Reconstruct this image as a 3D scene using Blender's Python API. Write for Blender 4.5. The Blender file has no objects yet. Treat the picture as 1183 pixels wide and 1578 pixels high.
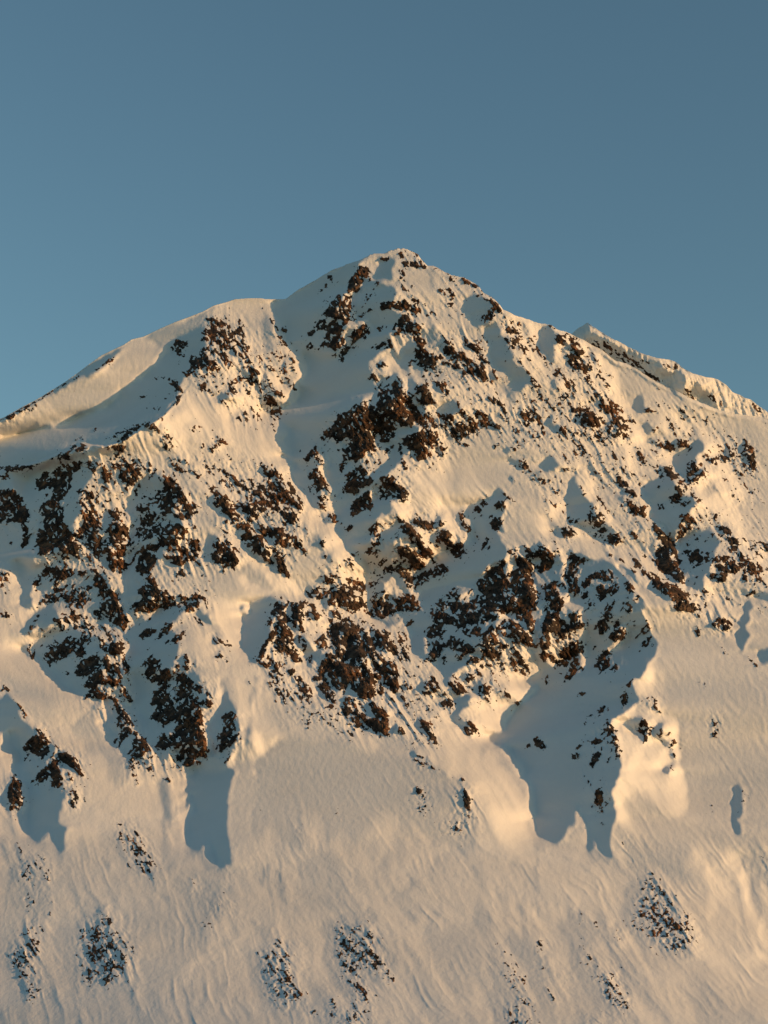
import bpy, math
import numpy as np
F = 2668.0; CU, CV = 591.5, 789.0; PITCH = math.radians(14.0)
SP = 1.35
U0, U1, V0, V1 = -200.0, 1390.0, 372.0, 1660.0
NU = int((U1-U0)/SP)+1; NV = int((V1-V0)/SP)+1
us = U0 + SP*np.arange(NU); vs = V0 + SP*np.arange(NV)
UU, VV = np.meshgrid(us, vs)
SUN = np.array([0.88, -0.40, 0.17]); SUN /= np.linalg.norm(SUN)

def hash01(ix, iy, seed):
    h = (ix.astype(np.int64)*374761393 + iy.astype(np.int64)*668265263 + seed*2147483647*3) & 0xffffffff
    h = ((h ^ (h >> 13))*1274126177) & 0xffffffff
    h = (h ^ (h >> 16))
    h = (h*2246822519) & 0xffffffff
    h = h ^ (h >> 15)
    return (h & 0xffffff)/float(0xffffff)
def vnoise(x, y, seed):
    ix = np.floor(x); iy = np.floor(y); fx = x-ix; fy = y-iy
    fx = fx*fx*fx*(fx*(fx*6-15)+10); fy = fy*fy*fy*(fy*(fy*6-15)+10)
    a = hash01(ix, iy, seed); b = hash01(ix+1, iy, seed); c = hash01(ix, iy+1, seed); d = hash01(ix+1, iy+1, seed)
    return (a*(1-fx)+b*fx)*(1-fy)+(c*(1-fx)+d*fx)*fy
def fbm(x, y, seed, octv=4, gain=0.5):
    s = 0; a = 1; t = 0
    for o in range(octv):
        s = s + a*(2*vnoise(x, y, seed+o*17)-1); t += a; a *= gain
        x, y = (x*0.8-y*0.6)*2.03+11.3, (x*0.6+y*0.8)*2.03+5.7
    return s/t
def ridged(x, y, seed, octv=4, gain=0.5):
    s = 0; a = 1; t = 0
    for o in range(octv):
        s = s + a*(1-np.abs(2*vnoise(x, y, seed+o*17)-1)*2); t += a; a *= gain
        x, y = (x*0.8-y*0.6)*2.07+3.3, (x*0.6+y*0.8)*2.07+9.7
    return s/t
def rot(u, v, deg, su, sv):
    a = math.radians(deg); c, s = math.cos(a), math.sin(a)
    return (u*c+v*s)/su, (-u*s+v*c)/sv
def blur(A, r):
    n = max(1, int(round(r)))
    if n < 1: return A
    for _ in range(3):
        for ax in (0, 1):
            P = np.pad(A, [(n+1, n) if k == ax else (0, 0) for k in (0, 1)], mode='edge')
            C = np.cumsum(P, axis=ax)
            A = (C[2*n+1:] - C[:-2*n-1])/(2*n+1) if ax == 0 else (C[:, 2*n+1:] - C[:, :-2*n-1])/(2*n+1)
    return A
def fill(poly, val, out, X, Y):
    """write max(val) into out where the (warped) sample point lies inside the polygon"""
    p = np.array(poly, float)
    i0 = max(0, int((p[:,1].min()-8-V0)/SP)); i1 = min(NV, int((p[:,1].max()+8-V0)/SP)+2)
    j0 = max(0, int((p[:,0].min()-8-U0)/SP)); j1 = min(NU, int((p[:,0].max()+8-U0)/SP)+2)
    if i1 <= i0 or j1 <= j0: return
    x = X[i0:i1, j0:j1]; y = Y[i0:i1, j0:j1]; ins = np.zeros(x.shape, bool)
    n = len(p)
    for k in range(n):
        x1, y1 = p[k]; x2, y2 = p[(k+1) % n]
        if y1 == y2: continue
        c = ((y1 > y) != (y2 > y)) & (x < (x2-x1)*(y-y1)/(y2-y1)+x1)
        ins ^= c
    o = out[i0:i1, j0:j1]; np.maximum(o, np.where(ins, val, 0), out=o)

SKY = [(-260,770),(-120,700),(8,642),(31.5,628.5),(54,617),(80,601),(99,589.5),(122,573),(139,560),(156,547.5),(176,538),(191,531),(203,523),(220,519),(245,507),(270,496),(300,485),(312,480),(330,470.5),(347,466),(363,460.5),(399,459.5),(418.5,461.5),(441,460),(460,446),(483,433),(510,416.5),(534.5,407),(554,400.5),(571.5,391.5),(592,389.5),(607,384),(621.6,381.6),(636,388),(645,393),(651,402),(658.6,409),(671,410.5),(686,420),(696,424),(713,427),(723,431.5),(737.7,441),(745,451),(760,458.6),(771,471),(774.6,477),(797,487),(814,492),(829,498),(849,500.6),(858.6,508),(873.5,512),(884,517),(899,524),(914,533),(928,539),(941,551),(951,557),(963,559),(983,570),(1002.5,583),(1022,594),(1052,607),(1074,618),(1101,629),(1131,638),(1176,643),(1250,672),(1400,745)]
FAR = [(800,560),(860,530),(880,514),(894,503),(905,497),(913.6,504),(928,513),(948,524),(968,535),(990,545),(1010,551),(1032,555),(1042,558.6),(1054,568.5),(1069,576),(1089,581),(1106,584.6),(1118.6,592),(1128,604),(1146,612),(1160.5,618),(1170,626.5),(1183,636),(1250,668),(1330,712),(1420,748)]

def facets(x, y, seed, tilt=1.0):
    """broken blocks: every cell of a random mosaic is a plane with its own tilt"""
    ix = np.floor(x); iy = np.floor(y)
    bd = np.full(x.shape, 9.0); bh = np.zeros(x.shape)
    for dx in (-1, 0, 1):
        for dy in (-1, 0, 1):
            cx = ix+dx; cy = iy+dy
            px = cx+hash01(cx, cy, seed); py = cy+hash01(cx, cy, seed+1)
            d = (x-px)**2+(y-py)**2
            h = tilt*((hash01(cx, cy, seed+2)*2-1)*(x-px)+(hash01(cx, cy, seed+3)*2-1)*(y-py))+(hash01(cx, cy, seed+4)-0.5)*0.8
            w = d < bd
            bh = np.where(w, h, bh); bd = np.where(w, d, bd)
    return bh

def parse(txt):
    S, R = [], []
    ou = ov = 0
    for ln in txt.splitlines():
        w = ln.split()
        if not w: continue
        if w[0] == 'T': ou = 8+292*int(w[1]); ov = 350+292*int(w[2]); continue
        q = [float(t) for t in w[1:]]
        if w[0][0] == 'Z':                               # wide thinly rocky zone, photograph pixels
            R.append((float(w[0][1:])/9.0, [(q[i], q[i+1]) for i in range(0, len(q)-1, 2)])); continue
        q = [((-2.5 if (k % 2 or ou > 10) else -20) if t <= 0.5 else (121 if (ov < 900 if k % 2 else ou < 880) else 165) if t >= 118 else t)*2.4680 for k, t in enumerate(q)]
        P = [(ou+q[i], ov+q[i+1]) for i in range(0, len(q)-1, 2)]
        if w[0] == 'L': S.append((-1.0, P))          # sunlit crest inside a shaded area
        else: (S if w[0][0] == 'S' else R).append((float(w[0][1:])/8.0 if w[0][0]=='S' else float(w[0][1:])/9.0, P))
    return S, R

def ribs():
    """sharp spur crests running down the face: down-right on the right half, nearly straight down on the left"""
    wob = 1.0*fbm(UU/85, VV/85, 151, 3)
    xa, ya = rot(UU, VV, 53, 95, 15); xb, yb = rot(UU, VV, 74, 85, 17)
    k = np.clip((UU-380)/200, 0, 1)
    f = lambda x, y, sd: ridged(x, y+wob, sd, 1)*0.72+0.28*ridged(x*1.7+3, (y+wob)*2.3, sd+9, 2)
    fine = f(xa, ya, 152)*k+f(xb, yb, 153)*(1-k)
    broad = ridged(xa*0.6+5, (ya+0.7*wob)*0.42, 158, 2, 0.4)*k+ridged(xb*0.6+5, (yb+0.7*wob)*0.42, 159, 2, 0.4)*(1-k)
    amp = np.clip(0.55+1.9*fbm(UU/48, VV/48, 157, 2), 0.05, 1.2)
    return fine*amp+1.1*broad

def masks(txt):
    S, R = parse(txt)
    wx = 2.2*fbm(UU/9, VV/9, 3, 3); wy = 2.2*fbm(UU/9+50, VV/9, 4, 3)
    sh = np.zeros(UU.shape)
    wx = wx*1.3+4.5*ridged(UU/22+VV/60, VV/11, 7, 3, 0.6)-1.0; wy = wy*1.3+3.5*fbm(UU/24+9, VV/24, 8, 3)
    rb = ribs(); rb = np.clip((rb-rb.mean())/rb.std(), -2, 2)
    wx = wx+3.6*rb; wy = wy-2.0*rb          # shadow edges step from spur to spur
    sun = np.zeros(UU.shape)
    for s, P in S: fill(P, abs(s), sh if s > 0 else sun, UU+(wx if s > 0 else 0.4*wx), VV+(wy if s > 0 else 0.4*wy))
    sh = sh*(1-sun)
    # the mountain goes on below and beside the photograph: ribs and gullies
    
    wx = 3.0*fbm(UU/6, VV/6, 5, 3); wy = 3.0*fbm(UU/6+50, VV/6, 6, 3)
    rk = np.zeros(UU.shape)
    zz = np.zeros(UU.shape)
    for s, P in R: fill(P, s, rk if s > 0.21 else zz, UU+wx*(0.8 if s > 0.21 else 6), VV+wy*(0.8 if s > 0.21 else 6))
    rk = np.maximum(rk, zz*(1-np.clip(sh*1.3, 0, 1)))
    # outside the photo
    out = np.clip(np.maximum(np.maximum((VV-1236-26*fbm(UU/28, VV/60, 94, 2))/42, (-5-UU)/40), (UU-1190)/40), 0, 1)
    xr, yr = rot(UU, VV, 38, 150, 60)
    ro = lambda du: fbm(*rot(UU+du+14*fbm(UU/60, VV/60, 95, 2), VV, 70, 130, 36), 92, 4)
    r2 = ro(20)+0.12*fbm(UU/24, VV/40, 98, 3)+0.25*fbm(UU/130, VV/150, 97, 2)-0.03
    low = np.clip((VV-1275-60*fbm(UU/34, VV/90, 99, 3))/70, 0, 1); out2 = np.where(VV > 1226, low, out)
    sh = sh*(1-out2) + out2*np.clip((r2+0.02)*2.2, 0, 0.50)
    rn = ro(0)+0.30*fbm(UU/15+VV/40, VV/24, 96, 3)-0.10+0.35*fbm(UU/130, VV/150, 97, 2)
    rk = rk*(1-out) + out*np.clip((rn-0.16)*1.6, 0, 0.34)
    return sh, rk

def t_base():
    y = VV-383.0
    t = 6600 - 3.15*y
    lo = np.clip(VV-1226, 0, None)
    t = t - 0.0006*lo*lo + 0.0000  # slightly flatter run-out
    t = t + 260*((UU-620)/600.0)**2
    # the near ridge on the left stands in front of the snow bowl behind it
    cl = np.interp(UU, [-260, 8, 60, 100, 125, 160, 185, 215, 250, 280, 300], [790, 726, 713, 697, 685, 690, 682, 664, 643, 612, 585])
    t = t + 85*np.clip((cl-VV)/4, 0, 1)*np.clip((295-UU)/110, 0, 1)
    return t

def solve(g, lam=0.10, eps=2e-5):
    """least squares height D with dD/du = g and little change along v"""
    P = 160
    gp = np.pad(g, P)
    kx = 2*np.pi*np.fft.fftfreq(gp.shape[1])[None, :]; ky = 2*np.pi*np.fft.fftfreq(gp.shape[0])[:, None]
    G = np.fft.fft2(gp)
    Dh = (-1j*kx*G)/(kx**2+lam*ky**2+eps)
    return np.real(np.fft.ifft2(Dh))[P:-P, P:-P]

cp, sp_ = math.cos(PITCH), math.sin(PITCH)
# world -> camera frame (x right, y forward, z up)
SC = np.array([SUN[0], SUN[1]*cp+SUN[2]*sp_, -SUN[1]*sp_+SUN[2]*cp])

def light(t, step=1):
    """n.l and cast shadow on the grid (camera frame)"""
    X = (UU[::step, ::step]-CU)/F*t; Z = (CV-VV[::step, ::step])/F*t
    Pm = np.stack([X, t, Z], -1)
    du = np.gradient(Pm, axis=1); dv = np.gradient(Pm, axis=0)
    n = np.cross(dv, du)
    n /= np.linalg.norm(n, axis=-1, keepdims=True)+1e-9
    n *= np.sign(-(n*Pm).sum(-1))[..., None]
    ndl = n@SC
    h, w = t.shape
    lit = np.ones(t.shape)
    px = SP*step
    jj, ii = np.meshgrid(np.arange(w), np.arange(h))
    for k in range(1, 60):
        d = 8.0*k*(1+0.02*k)
        Xr = X+SC[0]*d; Tr = t+SC[1]*d; Zr = Z+SC[2]*d
        uj = ((Xr/Tr*F+CU)-U0)/px; vi = ((CV-Zr/Tr*F)-V0)/px
        a = np.clip(uj, 0, w-1.001); b = np.clip(vi, 0, h-1.001)
        ok = (uj < w-1) & (vi > 0)
        a0 = a.astype(int); b0 = b.astype(int); fa = a-a0; fb = b-b0
        ts = (t[b0, a0]*(1-fa)+t[b0, a0+1]*fa)*(1-fb)+(t[b0+1, a0]*(1-fa)+t[b0+1, a0+1]*fa)*fb
        occ = ok & (ts < Tr-1.0)
        lit = np.minimum(lit, np.where(occ, np.clip(1-(Tr-ts-1.0)/4, 0, 1), 1))
    return ndl, lit

def build(txt, iters=5, log=print):
    sh, rk = masks(txt)
    # every crag shades the snow on its left; ribs between the crags, rolls in the open snow
    rs = blur(rk, 1); left = np.roll(rs, -4, 1); left2 = np.roll(blur(rk, 2), -8, 1)
    gate = np.clip(0.75+2.6*fbm(UU/26, VV/26, 141, 2), 0, 1)
    facet = np.clip(2.2*np.maximum(left, 0.8*left2)-0.9*rs-0.25, 0, 1)*gate
    wide = np.clip(blur(rk, 10)*3.2-0.12, 0, 1)
    a3_ = rot(UU, VV, 56, 150, 46)
    roll = np.clip(0.14+0.75*fbm(a3_[0], a3_[1]+0.8*fbm(UU/90, VV/90, 145, 2), 144, 3), 0, 0.45)
    photo = sh
    sh = np.maximum(photo, np.maximum(roll, facet*0.95)*(1-np.clip(photo, 0, 1)))
    sh = blur(sh, 1)
    # left-facing (shaded) ground streaks down-left, lit ground down-right
    shb = np.clip(blur(sh, 6), 0, 1)
    a1 = rot(UU, VV, -52, 1, 1); a2 = rot(UU, VV, 55, 1, 1)
    def aniso(l, w, seed, octv, fn=fbm):
        n1 = fn(a1[0]/l, a1[1]/w, seed, octv, 0.6); n2 = fn(a2[0]/l, a2[1]/w, seed+5, octv, 0.6)
        k = np.clip((shb-0.3)/0.4, 0, 1)
        return n2*(1-k)+n1*k
    warp = 0.5*fbm(UU/20, VV/20, 29, 2)
    nz = aniso(13, 3.4, 31, 4) ; nz = nz/nz.std()
    n2 = fbm(UU/3.1, VV/2.4, 37, 2); n3 = fbm(UU/15, VV/11, 38, 2); rib = ribs(); rr = (rib-rib.mean())/rib.std(); nz = 0.66*nz + 0.58*n2/n2.std() + 0.22*n3/n3.std() + 0.38*rr*(1-shb)
    rkb = np.maximum(blur(rk, 1), 0.88*rk)
    halo = blur(rk, 7); near = blur(rk, 3)
    # rock shows where this is positive; snow lies over the rest (coverage grows with rkb)
    sk = (np.interp(us, [p[0] for p in SKY], [p[1] for p in SKY])+1.0*fbm(us/6, us*0, 82, 3)*np.clip((us-400)/100, 0.25, 1))[None, :]
    inside = np.clip((VV-sk)/6, 0, 1)
    D2 = relief(dict(rib=rib, rk=rk, halo=halo, sh=sh, aniso=aniso, inside=inside, shb=shb))
    steep = -np.gradient(blur(D2, 1), axis=0); steep = np.clip(steep/steep[halo > 0.15].std(), -2.2, 2.2)
    z = np.minimum(-1.95+2.85*rkb+0.5*near+1.9*halo, 1.5)
    show = (z+0.86*nz+0.32*steep)*0.35
    show = np.where(halo < 0.03, -1.0, show)
    t0 = t_base()
    m = t0/F                     # metres per photo pixel
    # target cross-slope: left-facing where shaded, right-facing where lit
    tgt = np.clip(sh, 0, 1)
    gullies = fbm(*rot(UU, VV, 58, 150, 16), 61, 4)
    base = -0.30
    g = base + 1.38*tgt
    g = g*inside
    st = 2
    pad_w = 1
    for it in range(iters):
        D = solve(g*m, 0.12)*SP
        t = t0 - D - D2
        ndl, lit = light(t[::st, ::st], st)
        up = lambda A: np.repeat(np.repeat(A, st, 0), st, 1)[:NV, :NU]
        ndl = up(ndl); lit = up(lit)
        ill = np.clip(ndl, 0, 1)*lit
        want = 0.60*(1-tgt)
        err = ill-want          # positive: too bright
        if it < iters-1:
            deep = np.clip((tgt-0.60)/0.20, 0, 1)
            calm = 1-np.clip(halo*1.5, 0, 0.9)
            dark = blur(np.clip(ndl+0.09, 0, 1)*lit*deep, 1)
            mid = blur(err*np.clip((tgt-0.1)/0.1, 0, 1)*(1-deep)*calm, 3)
            low = blur(np.clip(-err-0.14, 0, 1)*(tgt < 0.1)*calm, 2)
            g = g + inside*(2.0*dark + 0.9*mid - 0.6*low)
            g = np.clip(g, -1.5, 3.6)
        log('iter', it, 'shade too bright', float(err[tgt > .5].mean()), 'lit too dark', float((err[tgt < .2]).mean()))
    return dict(D2=D2, sh=sh, rk=rk, show=show, nz=nz, halo=halo, t0=t0, D=D, m=m, sk=sk, inside=inside, aniso=aniso, shb=shb, a1=a1, a2=a2)
# u, v, half-length, half-width, tilt (deg, + = down-right), category-free label
OUT = [
(632,398,34,16,20,"small black crag on the very top of the mountain just beneath the summit snow"),
(738,450,52,15,45,"row of black crags along the skyline ridge falling right from the summit"),
(524,470,86,24,-58,"long dark rock rib slanting down from the summit snow into the shaded gully"),
(552,520,42,13,-58,"short dark rock rib beside the longer one in shade under the summit"),
(336,535,30,66,0,"brown scoured rock patch beneath the rounded left shoulder of the mountain"),
(275,560,24,46,0,"thin dark rock streaks on the blue shaded snow bowl under the left shoulder"),
(236,655,75,14,-38,"narrow brown rock strip along the ridge crest edging the shaded bowl"),
(125,694,52,14,-18,"dark rocks capping the hump of the left ridge in front of the shaded bowl"),
(622,482,46,26,15,"cluster of dark rocks in a band straight below the summit crag"),
(672,555,58,30,35,"brown crags on the sunlit upper face between the summit and the central cliffs"),
(568,662,62,44,-35,"big black cliff on the shaded left flank of the central rib"),
(645,650,40,50,20,"sunlit brown cliff topping the central rib right of the big black cliff"),
(495,745,22,66,-8,"isolated rock spire and rib rising out of the blue shaded snow gully"),
(552,752,32,48,15,"shaded dark rock step right of the isolated spire and under the black cliff"),
(716,656,38,38,30,"brown crags above the smooth sunlit snow apron right of the central cliffs"),
(612,752,22,24,0,"small speckled outcrop at the top left of the smooth sunlit snow apron"),
(88,780,46,78,15,"massive black buttress in shade with snow streaks near the left edge"),
(165,810,36,72,0,"brown broken buttress sunlit on the right of the massive black one"),
(20,790,24,60,0,"speckled brown rocks cut by the left edge of the photo"),
(250,800,52,78,0,"dark rock buttress split by snow ledges, second from the left edge"),
(345,852,26,26,0,"lone rounded brown outcrop on smooth sunlit snow"),
(395,745,42,48,20,"thin speckled brown rock patch on the sunlit shoulder left of the snow gully"),
(448,785,24,62,-25,"ragged brown rock edge dropping beside the central snow gully"),
(395,838,66,34,50,"brown rock band slanting down right above the smooth snow hollow"),
(172,925,24,56,-12,"dark narrow rock rib between two snow gullies on the left"),
(85,915,50,40,-30,"speckled shaded rocks below the massive black buttress"),
(235,905,30,52,20,"dark stepped rocks dropping from the second buttress on the left"),
(145,1020,74,56,30,"broad broken black cliff over the smooth snow slope in the lower left"),
(272,1075,56,115,-8,"long dark rock rib ending in a blunt foot in the lower left"),
(350,1128,24,46,15,"lone dark fin of rock standing in a shaded snow hollow"),
(65,1160,66,70,30,"dark rocks in the bottom left corner below the straight brown edge"),
(436,985,46,68,-10,"ragged black rib left of the large brown cliff with shade on its left"),
(538,1045,56,112,-28,"large brown cliff in full sun, the biggest bare rock low on the mountain"),
(540,905,36,48,-20,"speckled brown rocks on the sunlit rib right of the small shaded snow pocket"),
(630,860,56,72,-15,"brown crags hanging below the smooth sunlit snow apron"),
(794,905,66,48,-20,"black and brown cliff face in the middle of the right half"),
(740,985,86,62,10,"maze of black crags and snow ledges between two shaded gullies"),
(866,960,22,90,-5,"narrow rock rib with sunlit right side standing between shaded gullies"),
(945,940,58,92,10,"scattered black crags on the blue shaded slope left of the snow dome"),
(1035,880,22,88,-28,"brown wedge of rock ending in a point above the snow dome"),
(905,815,56,40,45,"shaded dark rock steps left of a straight sunlit snow ramp"),
(965,740,52,30,48,"string of brown rocks on the sunlit slope upper right"),
(1045,745,46,50,0,"rocks around the shaded hollow in the upper right slope"),
(1105,865,44,56,20,"brown speckled crags low on the ridge near the right edge"),
(1112,962,26,16,0,"lone brown outcrop shaped like a boulder above the lower right snow dome"),
(935,1150,52,86,-30,"dark diagonal rock streaks on the shaded flank of the snow dome"),
(1005,1130,36,66,-10,"small dark rocks strung down the sunlit front of the snow dome"),
(832,1145,18,14,30,"tiny dark rock alone on the wide blue shaded snow"),
(725,1124,20,22,0,"small snow capped rock at the tip of a snow fin"),
(655,1120,36,62,-35,"brown rocks along the edge of the sunlit avalanche slope"),
(700,1060,60,40,20,"small crags between the snow flutes in the lower middle"),
(762,790,34,40,-20,"dark rocks under the snow crest at the head of a shaded gully"),
(1140,700,50,40,40,"brown rocks scattered along the sunlit slope near the right edge"),
(870,540,80,22,45,"dark rocks below the skyline left of the far second summit"),
]
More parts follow.
